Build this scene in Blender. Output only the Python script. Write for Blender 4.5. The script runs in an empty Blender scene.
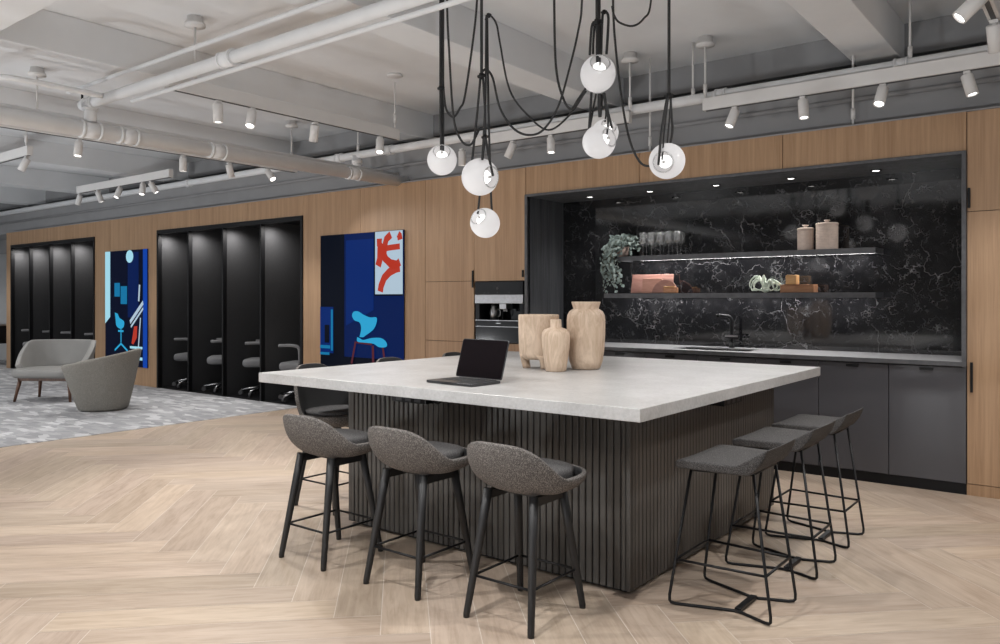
import bpy, math, random
from mathutils import Vector, Matrix
random.seed(7)
S = bpy.context.scene
COL = S.collection
PI = math.pi
# ---------------------------------------------------------------- camera
TH = math.radians(37.82)
SN, CS = math.sin(TH), math.cos(TH)
HC, FP, HY = 1.38, 788.0, 299.0
cam_d = bpy.data.cameras.new('camera'); cam = bpy.data.objects.new('camera', cam_d); COL.objects.link(cam)
cam.location = (0, 0, HC); cam.rotation_euler = (PI/2, 0, TH)
cam_d.sensor_width = 36; cam_d.lens = FP*0.036; cam_d.shift_y = -0.023; cam_d.clip_start = 0.05
S.camera = cam

def ray(px, py, d):
    """world point seen at photo pixel (px,py) at forward distance d"""
    lat = (px-500)/FP*d
    return Vector((CS*lat - SN*d, SN*lat + CS*d, HC - (py-HY)/FP*d))
def at_y(px, Y):
    k = (px-500)/FP; d = Y/(SN*k+CS); return d*(CS*k-SN)
def at_x(px, X):
    k = (px-500)/FP; d = X/(CS*k-SN); return d*(SN*k+CS)

# ---------------------------------------------------------------- materials
def nt(name):
    m = bpy.data.materials.new(name); m.use_nodes = True
    n = m.node_tree; b = n.nodes['Principled BSDF']; return m, n, b
def lk(n, a, b): n.links.new(a, b)
def ramp(n, stops):
    r = n.nodes.new('ShaderNodeValToRGB'); e = r.color_ramp.elements
    while len(e) < len(stops): e.new(0.5)
    for i, (p, c) in enumerate(stops):
        e[i].position = p; e[i].color = (c[0], c[1], c[2], 1) if len(c) == 3 else c
    return r
def coords(n, scale=(1,1,1), rot=(0,0,0), kind='Object'):
    t = n.nodes.new('ShaderNodeTexCoord'); m = n.nodes.new('ShaderNodeMapping')
    m.inputs['Scale'].default_value = scale; m.inputs['Rotation'].default_value = rot
    lk(n, t.outputs[kind], m.inputs['Vector']); return m.outputs['Vector']
def noise(n, vec, scale, detail=4, rough=0.55, dist=0.0):
    t = n.nodes.new('ShaderNodeTexNoise'); t.inputs['Scale'].default_value = scale
    t.inputs['Detail'].default_value = detail; t.inputs['Roughness'].default_value = rough
    t.inputs['Distortion'].default_value = dist
    if vec is not None: lk(n, vec, t.inputs['Vector'])
    return t
def bump(n, b, src, strength=0.2, dist=0.01):
    u = n.nodes.new('ShaderNodeBump'); u.inputs['Strength'].default_value = strength; u.inputs['Distance'].default_value = dist
    lk(n, src, u.inputs['Height']); lk(n, u.outputs['Normal'], b.inputs['Normal'])

def plain(name, c, rough=0.5, metal=0.0, var=0.06, scale=6, spec=0.5, bmp=0.0, coat=0.0):
    m, n, b = nt(name)
    v = coords(n); t = noise(n, v, scale, 3)
    lo = [max(0, x*(1-var)) for x in c]; hi = [min(1, x*(1+var)) for x in c]
    r = ramp(n, [(0.3, lo), (0.7, hi)]); lk(n, t.outputs['Fac'], r.inputs['Fac']); lk(n, r.outputs['Color'], b.inputs['Base Color'])
    b.inputs['Roughness'].default_value = rough; b.inputs['Metallic'].default_value = metal
    b.inputs['Specular IOR Level'].default_value = spec
    if coat: b.inputs['Coat Weight'].default_value = coat
    if bmp: bump(n, b, t.outputs['Fac'], bmp)
    return m
def wood(name, c1, c2, stretch=(22, 22, 1.0), scale=3.0, rough=0.5, dist=0.6, bmp=0.05):
    m, n, b = nt(name)
    v = coords(n, stretch); t = noise(n, v, scale, 5, 0.6, dist)
    v2 = coords(n, tuple(s*0.18 for s in stretch)); t2 = noise(n, v2, scale, 3, 0.5, 0.3)
    mx = n.nodes.new('ShaderNodeMath'); mx.operation = 'MULTIPLY_ADD'; mx.inputs[1].default_value = 0.55
    lk(n, t.outputs['Fac'], mx.inputs[0])
    m2 = n.nodes.new('ShaderNodeMath'); m2.operation = 'MULTIPLY'; m2.inputs[1].default_value = 0.45
    lk(n, t2.outputs['Fac'], m2.inputs[0]); lk(n, m2.outputs[0], mx.inputs[2])
    r = ramp(n, [(0.36, c1), (0.62, c2)]); lk(n, mx.outputs[0], r.inputs['Fac']); lk(n, r.outputs['Color'], b.inputs['Base Color'])
    b.inputs['Roughness'].default_value = rough
    if bmp: bump(n, b, t.outputs['Fac'], bmp)
    return m
def fabric(name, c1, c2, scale=160, rough=0.9):
    m, n, b = nt(name)
    v = coords(n); t = noise(n, v, scale, 3, 0.7); w = n.nodes.new('ShaderNodeTexVoronoi'); w.inputs['Scale'].default_value = scale*1.3
    lk(n, v, w.inputs['Vector'])
    mx = n.nodes.new('ShaderNodeMath'); mx.operation = 'MULTIPLY'; lk(n, t.outputs['Fac'], mx.inputs[0]); lk(n, w.outputs['Distance'], mx.inputs[1])
    r = ramp(n, [(0.12, c1), (0.42, c2)]); lk(n, mx.outputs[0], r.inputs['Fac']); lk(n, r.outputs['Color'], b.inputs['Base Color'])
    b.inputs['Roughness'].default_value = rough; b.inputs['Specular IOR Level'].default_value = 0.2
    bump(n, b, mx.outputs[0], 0.22, 0.003)
    return m
def emit(name, c, s):
    m, n, b = nt(name)
    b.inputs['Base Color'].default_value = (0.003, 0.003, 0.003, 1); b.inputs['Specular IOR Level'].default_value = 0.04; b.inputs['Emission Color'].default_value = (c[0], c[1], c[2], 1)
    b.inputs['Emission Strength'].default_value = s; b.inputs['Roughness'].default_value = 0.4
    return m

M = {}
M['ceiling'] = plain('ceiling paint', (0.77, 0.785, 0.80), 0.9, var=0.03, scale=2)
M['pipe'] = plain('white pipe paint', (0.77, 0.78, 0.79), 0.55, var=0.03, scale=8)
M['fixture'] = plain('white fixture paint', (0.72, 0.71, 0.70), 0.45, var=0.02)
M['grey_wall'] = plain('dark grey wall paint', (0.30, 0.30, 0.305), 0.85, var=0.05, scale=3)
M['light_wall'] = plain('pale grey wall paint', (0.55, 0.56, 0.57), 0.85, var=0.03, scale=3)
M['oak'] = wood('oak veneer', (0.325, 0.192, 0.102), (0.46, 0.292, 0.168), (28, 28, 0.7), 2.6, 0.45)
M['oak_b'] = wood('oak veneer light', (0.35, 0.210, 0.116), (0.485, 0.312, 0.184), (28, 28, 0.7), 2.6, 0.45)
M['groove'] = plain('dark groove', (0.03, 0.025, 0.02), 0.9)
M['black_frame'] = plain('black frame', (0.006, 0.006, 0.007), 0.5, spec=0.25)
M['booth'] = plain('charcoal booth felt', (0.033, 0.033, 0.035), 0.9, var=0.08, scale=60)
M['black_oak'] = wood('black stained oak', (0.034, 0.036, 0.040), (0.115, 0.120, 0.130), (30, 30, 0.8), 2.5, 0.5)
M['stone_frame'] = plain('dark stone frame', (0.090, 0.091, 0.098), 0.45, var=0.2, scale=20)
M['counter'] = plain('grey quartz counter', (0.42, 0.42, 0.43), 0.25, var=0.08, scale=30)
M['cab'] = plain('charcoal lacquer door', (0.078, 0.078, 0.088), 0.32, var=0.02)
M['black_metal'] = plain('black metal', (0.007, 0.007, 0.008), 0.42, 0.0, spec=0.3)
M['black_wood'] = wood('black stained ash', (0.006, 0.006, 0.007), (0.017, 0.017, 0.018), (30, 30, 1.5), 3, 0.5)
M['tweed'] = fabric('grey brown tweed', (0.045, 0.041, 0.039), (0.225, 0.207, 0.195), 190)
M['dark_tweed'] = fabric('dark grey tweed', (0.024, 0.023, 0.024), (0.112, 0.107, 0.105), 240)
M['lining'] = plain('black upholstery', (0.014, 0.014, 0.015), 0.75)
M['pad'] = fabric('dark seat cloth', (0.045, 0.044, 0.045), (0.13, 0.125, 0.125), 200)
M['slat'] = plain('bronze grey slats', (0.072, 0.067, 0.062), 0.42, var=0.06, scale=4)
M['slat_back'] = plain('slat backing', (0.02, 0.018, 0.017), 0.7)
M['settee'] = plain('grey leather', (0.25, 0.245, 0.235), 0.5, var=0.05)
M['tub'] = fabric('taupe felt', (0.20, 0.19, 0.17), (0.33, 0.315, 0.285), 120)
M['walnut'] = wood('walnut', (0.065, 0.028, 0.015), (0.16, 0.075, 0.042), (20, 20, 1.5), 3, 0.45)
M['chair_seat'] = plain('mid grey upholstery', (0.17, 0.17, 0.175), 0.8)
M['chair_frame'] = plain('dark plastic', (0.05, 0.05, 0.053), 0.5)
M['chrome'] = plain('polished metal', (0.45, 0.45, 0.46), 0.25, 1.0)
M['steel'] = plain('brushed steel', (0.42, 0.42, 0.43), 0.35, 1.0, var=0.1, scale=40)
M['gloss_black'] = plain('black glass', (0.006, 0.006, 0.007), 0.08, spec=0.5)
M['glass_dark'] = plain('laptop screen glass', (0.006, 0.004, 0.005), 0.25, spec=0.05)
M['laptop'] = plain('space grey aluminium', (0.060, 0.061, 0.065), 0.35, 0.6)
M['keys'] = plain('black keycaps', (0.012, 0.012, 0.013), 0.55)
M['pale_wood'] = wood('pale carved wood', (0.42, 0.295, 0.20), (0.70, 0.555, 0.43), (9, 9, 2.2), 2.0, 0.6, 2.6)
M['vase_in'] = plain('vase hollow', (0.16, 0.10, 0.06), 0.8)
M['board_pink'] = wood('rosy board wood', (0.30, 0.14, 0.11), (0.48, 0.26, 0.21), (2, 12, 12), 3, 0.5)
M['board_pale'] = wood('pale board wood', (0.46, 0.22, 0.16), (0.60, 0.33, 0.25), (2, 12, 12), 3, 0.5)
M['box_wood'] = wood('orange box wood', (0.30, 0.13, 0.06), (0.50, 0.25, 0.13), (2, 12, 12), 3, 0.45)
M['block_wood'] = wood('golden block wood', (0.46, 0.24, 0.09), (0.66, 0.40, 0.18), (2, 12, 12), 3, 0.45)
M['ceramic'] = plain('beige ceramic', (0.54, 0.44, 0.38), 0.6, var=0.08, scale=30)
M['leaf'] = plain('dusty green leaf', (0.25, 0.31, 0.29), 0.6, var=0.3, scale=30)
M['stem'] = plain('plant stem', (0.10, 0.10, 0.07), 0.7)
M['airleaf'] = plain('pale green air plant leaf', (0.62, 0.68, 0.58), 0.55, var=0.2, scale=25)
M['pot'] = plain('blush clay pot', (0.40, 0.30, 0.26), 0.7)
M['cable'] = plain('black fabric cable', (0.032, 0.032, 0.033), 0.75)
M['lamp_on'] = emit('lit spot lens', (1.0, 0.98, 0.95), 9.0)
M['led'] = emit('led strip', (1.0, 0.97, 0.94), 1.2)
M['bulb'] = emit('lamp filament glow', (1.0, 0.98, 0.96), 3.2)
M['blue_dark'] = emit('screen navy', (0.0010, 0.0030, 0.018), 1.0)
M['blue_navy2'] = emit('screen black blue', (0.001, 0.003, 0.010), 1.0)
M['blue_mid'] = emit('screen deep blue', (0.0006, 0.012, 0.088), 1.0)
M['blue_lit'] = emit('screen royal blue', (0.0008, 0.022, 0.16), 1.0)
M['blue_edge'] = emit('screen edge blue', (0.004, 0.06, 0.42), 1.0)
M['cyan'] = emit('screen cyan', (0.03, 0.42, 0.74), 1.0)
M['cyan_dim'] = emit('screen dim cyan', (0.008, 0.20, 0.42), 1.0)
M['pale_cyan'] = emit('screen pale cyan', (0.42, 0.80, 0.95), 1.0)
M['paper'] = emit('screen paper white', (0.50, 0.64, 0.76), 1.0)
M['red'] = emit('screen red', (0.52, 0.045, 0.025), 1.0)
M['maroon'] = emit('screen maroon', (0.10, 0.02, 0.03), 1.0)
M['poster_frame'] = plain('screen bezel', (0.01, 0.01, 0.012), 0.4)

for k in ('lamp_on', 'led'): M[k].cycles.emission_sampling = 'NONE'
def mk_glass():
    m, n, b = nt('clear glass'); b.inputs['Base Color'].default_value = (0.95, 0.97, 0.98, 1)
    b.inputs['Roughness'].default_value = 0.02; b.inputs['IOR'].default_value = 1.45
    out = n.nodes['Material Output']; tr = n.nodes.new('ShaderNodeBsdfTransparent'); gl = n.nodes.new('ShaderNodeBsdfGlossy')
    gl.inputs['Roughness'].default_value = 0.05
    fr = n.nodes.new('ShaderNodeFresnel'); fr.inputs['IOR'].default_value = 1.5
    ad = n.nodes.new('ShaderNodeMath'); ad.operation = 'ADD'; ad.inputs[1].default_value = 0.06; lk(n, fr.outputs[0], ad.inputs[0])
    mx = n.nodes.new('ShaderNodeMixShader'); lk(n, ad.outputs[0], mx.inputs[0]); lk(n, tr.outputs[0], mx.inputs[1]); lk(n, gl.outputs[0], mx.inputs[2])
    df = n.nodes.new('ShaderNodeBsdfTranslucent'); df.inputs['Color'].default_value = (0.9, 0.92, 0.93, 1); dd = n.nodes.new('ShaderNodeBsdfDiffuse'); dd.inputs['Color'].default_value = (0.85, 0.87, 0.88, 1)
    m1 = n.nodes.new('ShaderNodeMixShader'); m1.inputs[0].default_value = 0.5; lk(n, df.outputs[0], m1.inputs[1]); lk(n, dd.outputs[0], m1.inputs[2])
    m2 = n.nodes.new('ShaderNodeMixShader'); m2.inputs[0].default_value = 0.09; lk(n, mx.outputs[0], m2.inputs[1]); lk(n, m1.outputs[0], m2.inputs[2])
    lk(n, m2.outputs[0], out.inputs['Surface']); return m
M['glass'] = mk_glass()
def mk_opal():
    m, n, b = nt('opal glass'); out = n.nodes['Material Output']
    t = n.nodes.new('ShaderNodeBsdfTranslucent'); t.inputs['Color'].default_value = (0.86, 0.86, 0.87, 1)
    d = n.nodes.new('ShaderNodeBsdfDiffuse'); d.inputs['Color'].default_value = (0.80, 0.79, 0.80, 1)
    g = n.nodes.new('ShaderNodeBsdfGlossy'); g.inputs['Roughness'].default_value = 0.08
    v = coords(n); ns = noise(n, v, 9, 2); r = ramp(n, [(0.3, (0.50, 0.50, 0.50)), (0.7, (0.60, 0.60, 0.60))]); lk(n, ns.outputs['Fac'], r.inputs['Fac'])
    a = n.nodes.new('ShaderNodeMixShader'); lk(n, r.outputs['Color'], a.inputs[0]); lk(n, d.outputs[0], a.inputs[1]); lk(n, t.outputs[0], a.inputs[2])
    c = n.nodes.new('ShaderNodeMixShader'); c.inputs[0].default_value = 0.05; lk(n, a.outputs[0], c.inputs[1]); lk(n, g.outputs[0], c.inputs[2])
    lk(n, c.outputs[0], out.inputs['Surface']); return m
M['opal'] = mk_opal()
def mk_marble():
    m, n, b = nt('black veined marble')
    v = coords(n)
    nd = noise(n, v, 3.0, 5, 0.65); vm = n.nodes.new('ShaderNodeVectorMath'); vm.operation = 'MULTIPLY_ADD'
    lk(n, nd.outputs['Color'], vm.inputs[0]); vm.inputs[1].default_value = (0.40, 0.40, 0.40); lk(n, v, vm.inputs[2])
    acc = None
    for sc, w, lo, hi, st in ((2.3, 0.010, 0.48, 0.66, 0.55), (5.5, 0.022, 0.50, 0.68, 0.45), (12.0, 0.05, 0.53, 0.69, 0.30), (24.0, 0.10, 0.56, 0.72, 0.20)):
        vo = n.nodes.new('ShaderNodeTexVoronoi'); vo.feature = 'DISTANCE_TO_EDGE'; vo.inputs['Scale'].default_value = sc
        lk(n, vm.outputs[0], vo.inputs['Vector'])
        r = ramp(n, [(0.0, (st, st, st)), (w, (0, 0, 0))]); lk(n, vo.outputs['Distance'], r.inputs['Fac'])
        nm = noise(n, v, sc*0.55 + 1.1, 5, 0.7); r2 = ramp(n, [(lo, (0, 0, 0)), (hi, (1, 1, 1))]); lk(n, nm.outputs['Fac'], r2.inputs['Fac'])
        mu = n.nodes.new('ShaderNodeMath'); mu.operation = 'MULTIPLY'; lk(n, r.outputs['Color'], mu.inputs[0]); lk(n, r2.outputs['Color'], mu.inputs[1])
        if acc is None: acc = mu.outputs[0]
        else:
            ad = n.nodes.new('ShaderNodeMath'); ad.operation = 'ADD'; lk(n, acc, ad.inputs[0]); lk(n, mu.outputs[0], ad.inputs[1]); acc = ad.outputs[0]
    cl = noise(n, v, 7.0, 8, 0.75, 0.3); rc = ramp(n, [(0.48, (0, 0, 0)), (0.80, (0.085, 0.085, 0.085))]); lk(n, cl.outputs['Fac'], rc.inputs['Fac'])
    ad = n.nodes.new('ShaderNodeMath'); ad.operation = 'ADD'; lk(n, acc, ad.inputs[0]); lk(n, rc.outputs['Color'], ad.inputs[1])
    r = ramp(n, [(0.0, (0.006, 0.006, 0.007)), (1.0, (0.36, 0.36, 0.37))]); lk(n, ad.outputs[0], r.inputs['Fac'])
    lk(n, r.outputs['Color'], b.inputs['Base Color']); b.inputs['Roughness'].default_value = 0.06; b.inputs['Specular IOR Level'].default_value = 0.9
    return m
M['marble'] = mk_marble()
def mk_concrete():
    m, n, b = nt('pale concrete top'); v = coords(n)
    a = noise(n, v, 3.2, 6, 0.65, 0.4); c = noise(n, v, 60, 5, 0.7)
    ml = n.nodes.new('ShaderNodeMath'); ml.operation = 'MULTIPLY_ADD'; ml.inputs[1].default_value = 0.45; lk(n, c.outputs['Fac'], ml.inputs[0])
    m2 = n.nodes.new('ShaderNodeMath'); m2.operation = 'MULTIPLY'; m2.inputs[1].default_value = 0.55; lk(n, a.outputs['Fac'], m2.inputs[0]); lk(n, m2.outputs[0], ml.inputs[2])
    r = ramp(n, [(0.36, (0.32, 0.312, 0.305)), (0.62, (0.475, 0.470, 0.465))]); lk(n, ml.outputs[0], r.inputs['Fac']); lk(n, r.outputs['Color'], b.inputs['Base Color'])
    b.inputs['Roughness'].default_value = 0.36; bump(n, b, c.outputs['Fac'], 0.08, 0.003); return m
M['concrete'] = mk_concrete()
def mk_plank():
    m, n, b = nt('herringbone oak planks')
    at = n.nodes.new('ShaderNodeAttribute'); at.attribute_name = 'tint'
    uv = n.nodes.new('ShaderNodeUVMap'); uv.uv_map = 'grain'
    mp = n.nodes.new('ShaderNodeMapping'); mp.inputs['Scale'].default_value = (1.6, 22, 1); lk(n, uv.outputs[0], mp.inputs[0])
    t = noise(n, mp.outputs[0], 1.8, 6, 0.62, 0.9)
    mp2 = n.nodes.new('ShaderNodeMapping'); mp2.inputs['Scale'].default_value = (0.9, 4.5, 1); lk(n, uv.outputs[0], mp2.inputs[0])
    t2 = noise(n, mp2.outputs[0], 2.2, 4, 0.6, 1.2)
    r = ramp(n, [(0.30, (0.34, 0.255, 0.190)), (0.52, (0.475, 0.375, 0.295)), (0.74, (0.57, 0.465, 0.375))])
    ml = n.nodes.new('ShaderNodeMath'); ml.operation = 'MULTIPLY_ADD'; ml.inputs[1].default_value = 0.5; lk(n, t.outputs['Fac'], ml.inputs[0])
    m2 = n.nodes.new('ShaderNodeMath'); m2.operation = 'MULTIPLY'; m2.inputs[1].default_value = 0.5; lk(n, t2.outputs['Fac'], m2.inputs[0]); lk(n, m2.outputs[0], ml.inputs[2])
    lk(n, ml.outputs[0], r.inputs['Fac'])
    mx = n.nodes.new('ShaderNodeMix'); mx.data_type = 'RGBA'; mx.blend_type = 'MULTIPLY'; mx.inputs[0].default_value = 1.0
    lk(n, r.outputs['Color'], mx.inputs[6]); lk(n, at.outputs['Color'], mx.inputs[7]); lk(n, mx.outputs[2], b.inputs['Base Color'])
    b.inputs['Roughness'].default_value = 0.42; b.inputs['Specular IOR Level'].default_value = 0.35
    bump(n, b, t.outputs['Fac'], 0.05, 0.002); return m
M['plank'] = mk_plank()
M['joint'] = plain('pale plank joint', (0.66, 0.60, 0.54), 0.7)
def mk_carpet():
    m, n, b = nt('patterned grey carpet')
    v = coords(n, (3.2, 9.0, 1)); vo = n.nodes.new('ShaderNodeTexVoronoi'); vo.distance = 'CHEBYCHEV'; vo.inputs['Scale'].default_value = 1.5
    nd = noise(n, coords(n), 6, 3); vm = n.nodes.new('ShaderNodeVectorMath'); vm.operation = 'MULTIPLY_ADD'
    lk(n, nd.outputs['Color'], vm.inputs[0]); vm.inputs[1].default_value = (0.5, 0.5, 0); lk(n, v, vm.inputs[2]); lk(n, vm.outputs[0], vo.inputs['Vector'])
    sp = n.nodes.new('ShaderNodeSeparateColor'); lk(n, vo.outputs['Color'], sp.inputs[0])
    f = noise(n, coords(n), 140, 3, 0.7)
    ml = n.nodes.new('ShaderNodeMath'); ml.operation = 'MULTIPLY_ADD'; ml.inputs[1].default_value = 0.3; lk(n, f.outputs['Fac'], ml.inputs[0])
    m2 = n.nodes.new('ShaderNodeMath'); m2.operation = 'MULTIPLY'; m2.inputs[1].default_value = 0.75; lk(n, sp.outputs[0], m2.inputs[0]); lk(n, m2.outputs[0], ml.inputs[2])
    r = ramp(n, [(0.15, (0.27, 0.27, 0.28)), (0.6, (0.36, 0.36, 0.37)), (0.9, (0.56, 0.56, 0.57))]); lk(n, ml.outputs[0], r.inputs['Fac']); lk(n, r.outputs['Color'], b.inputs['Base Color'])
    b.inputs['Roughness'].default_value = 0.95; bump(n, b, f.outputs['Fac'], 0.4, 0.01); return m
M['carpet'] = mk_carpet()

# ---------------------------------------------------------------- mesh building
def catmull(pts, n=6):
    P = [Vector(p) for p in pts]
    if len(P) < 3: return P
    out = []
    for i in range(len(P)-1):
        p0 = P[i-1] if i else P[0]*2-P[1]; p1 = P[i]; p2 = P[i+1]; p3 = P[i+2] if i+2 < len(P) else P[-1]*2-P[-2]
        for j in range(n):
            t = j/n
            out.append(0.5*((2*p1)+(p2-p0)*t+(2*p0-5*p1+4*p2-p3)*t*t+(3*p1-p0-3*p2+p3)*t*t*t))
    out.append(P[-1]); return out
class MB:
    def __init__(self): self.v = []; self.f = []; self.s = []; self.mi = []
    def add(self, vs, fs, smooth=False, mi=0):
        o = len(self.v); self.v += [tuple(p) for p in vs]; self.f += [tuple(i+o for i in q) for q in fs]
        self.s += [smooth]*len(fs); self.mi += [mi]*len(fs); return self
    def box(self, x0, x1, y0, y1, z0, z1, mi=0, mat=None):
        vs = [(x0,y0,z0),(x1,y0,z0),(x1,y1,z0),(x0,y1,z0),(x0,y0,z1),(x1,y0,z1),(x1,y1,z1),(x0,y1,z1)]
        if mat is not None: vs = [mat @ Vector(p) for p in vs]
        return self.add(vs, [(0,3,2,1),(4,5,6,7),(0,1,5,4),(1,2,6,5),(2,3,7,6),(3,0,4,7)], False, mi)
    def prism(self, poly, z0, z1, mat=None, mi=0, smooth=False):
        n = len(poly); vs = [(p[0], p[1], z0) for p in poly]+[(p[0], p[1], z1) for p in poly]
        if mat is not None: vs = [mat @ Vector(p) for p in vs]
        self.add(vs, [tuple(range(n-1, -1, -1)), tuple(range(n, 2*n))], False, mi)
        o = len(self.v)-2*n
        for i in range(n):
            j = (i+1) % n; self.f.append((o+i, o+j, o+n+j, o+n+i)); self.s.append(smooth); self.mi.append(mi)
        return self
    def tube(self, pts, r, n=10, closed=False, smooth=True, mi=0):
        P = [Vector(p) for p in pts]; m = len(P)
        R = r if isinstance(r, (list, tuple)) else [r]*m
        T = []
        for i in range(m):
            a = P[(i-1) % m] if (i or closed) else P[0]; b = P[(i+1) % m] if (i < m-1 or closed) else P[-1]
            T.append((b-a).normalized())
        ref = Vector((0,0,1)) if abs(T[0].z) < 0.9 else Vector((1,0,0))
        u = T[0].cross(ref).normalized(); vs = []
        for i in range(m):
            u = (u - T[i]*u.dot(T[i]))
            if u.length < 1e-6: u = T[i].orthogonal()
            u.normalize(); w = T[i].cross(u)
            for k in range(n):
                a = 2*PI*(k+0.5)/n; vs.append(P[i]+(u*math.cos(a)+w*math.sin(a))*R[i])
        fs = []; mm = m if closed else m-1
        for i in range(mm):
            i2 = (i+1) % m
            for k in range(n):
                k2 = (k+1) % n; fs.append((i*n+k, i*n+k2, i2*n+k2, i2*n+k))
        self.add(vs, fs, smooth, mi)
        if not closed:
            o = len(self.v)-len(vs)
            self.f.append(tuple(o+k for k in range(n-1, -1, -1))); self.f.append(tuple(o+(m-1)*n+k for k in range(n))); self.s += [False, False]; self.mi += [mi, mi]
        return self
    def cyl(self, a, b, r0, r1=None, n=16, smooth=True, mi=0):
        return self.tube([a, b], [r0, r0 if r1 is None else r1], n, False, smooth, mi)
    def lathe(self, prof, c=(0,0,0), n=32, mat=None, mi=0, smooth=True, cap=True):
        vs = []; m = len(prof)
        for r, z in prof:
            for k in range(n):
                a = 2*PI*k/n; p = Vector((r*math.cos(a), r*math.sin(a), z))
                if mat is not None: p = mat @ p
                vs.append(Vector(c)+p)
        fs = [(i*n+k, i*n+(k+1) % n, (i+1)*n+(k+1) % n, (i+1)*n+k) for i in range(m-1) for k in range(n)]
        self.add(vs, fs, smooth, mi)
        if cap:
            o = len(self.v)-len(vs)
            self.f.append(tuple(o+k for k in range(n-1, -1, -1))); self.f.append(tuple(o+(m-1)*n+k for k in range(n))); self.s += [False]*2; self.mi += [mi]*2
        return self
    def grid(self, fn, nu, nv, close_u=False, smooth=True, mi=0):
        vs = [fn(i, j) for j in range(nv) for i in range(nu)]
        fs = [(j*nu+i, j*nu+(i+1) % nu, (j+1)*nu+(i+1) % nu, (j+1)*nu+i) for j in range(nv-1) for i in range(nu if close_u else nu-1)]
        return self.add(vs, fs, smooth, mi)
    def build(self, name, mat, parent=None, loc=(0,0,0), bevel=0, subd=0, solid=0, seg=2):
        me = bpy.data.meshes.new(name); me.from_pydata(self.v, [], self.f)
        for m in (mat if isinstance(mat, (list, tuple)) else [mat]): me.materials.append(m)
        me.polygons.foreach_set('use_smooth', self.s); me.polygons.foreach_set('material_index', self.mi); me.update()
        o = bpy.data.objects.new(name, me); COL.objects.link(o); o.location = loc
        if parent is not None: o.parent = parent
        if solid:
            md = o.modifiers.new('solid', 'SOLIDIFY'); md.thickness = solid; md.offset = -1 if solid > 0 else -1
            if len(me.materials) > 1: md.material_offset = 1; md.material_offset_rim = 0
        if bevel:
            md = o.modifiers.new('bevel', 'BEVEL'); md.width = bevel; md.segments = seg; md.limit_method = 'ANGLE'; md.angle_limit = 0.6
        if subd:
            md = o.modifiers.new('subd', 'SUBSURF'); md.levels = subd; md.render_levels = subd
        return o
def tag(o, label, cat, group=None, kind=None):
    o['label'] = label; o['category'] = cat
    if group: o['group'] = group
    if kind: o['kind'] = kind
    return o
def struct(o): o['kind'] = 'structure'; return o
def thing(name, label, cat, loc=(0,0,0), rz=0, group=None):
    o = bpy.data.objects.new(name, None); COL.objects.link(o); o.empty_display_size = 0.1
    o.location = loc; o.rotation_euler = (0, 0, rz); return tag(o, label, cat, group)
def dup(root, loc, rz=None, label=None, group=None):
    def cp(o, par):
        c = o.copy(); COL.objects.link(c)
        if par is not None: c.parent = par
        for ch in list(o.children): cp(ch, c)
        return c
    r = cp(root, None); r.location = loc
    if rz is not None: r.rotation_euler = (0, 0, rz)
    if label: r['label'] = label
    if group: r['group'] = group
    return r
def rrect(w, h, r, n=5):
    out = []
    for cx, cy, a0 in ((w/2-r, h/2-r, 0), (-w/2+r, h/2-r, PI/2), (-w/2+r, -h/2+r, PI), (w/2-r, -h/2+r, 1.5*PI)):
        for i in range(n+1):
            a = a0+PI/2*i/n; out.append((cx+r*math.cos(a), cy+r*math.sin(a)))
    return out
def ease(a, b, x):
    t = max(0, min(1, (x-a)/(b-a))); return t*t*(3-2*t)
# ---------------------------------------------------------------- room shell
YW, ZW, ZC, YB = 6.4, 2.70, 3.55, 7.15        # wood wall plane, its top, ceiling, grey wall behind
XL = -20.0
XCAR = -8.15
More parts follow.
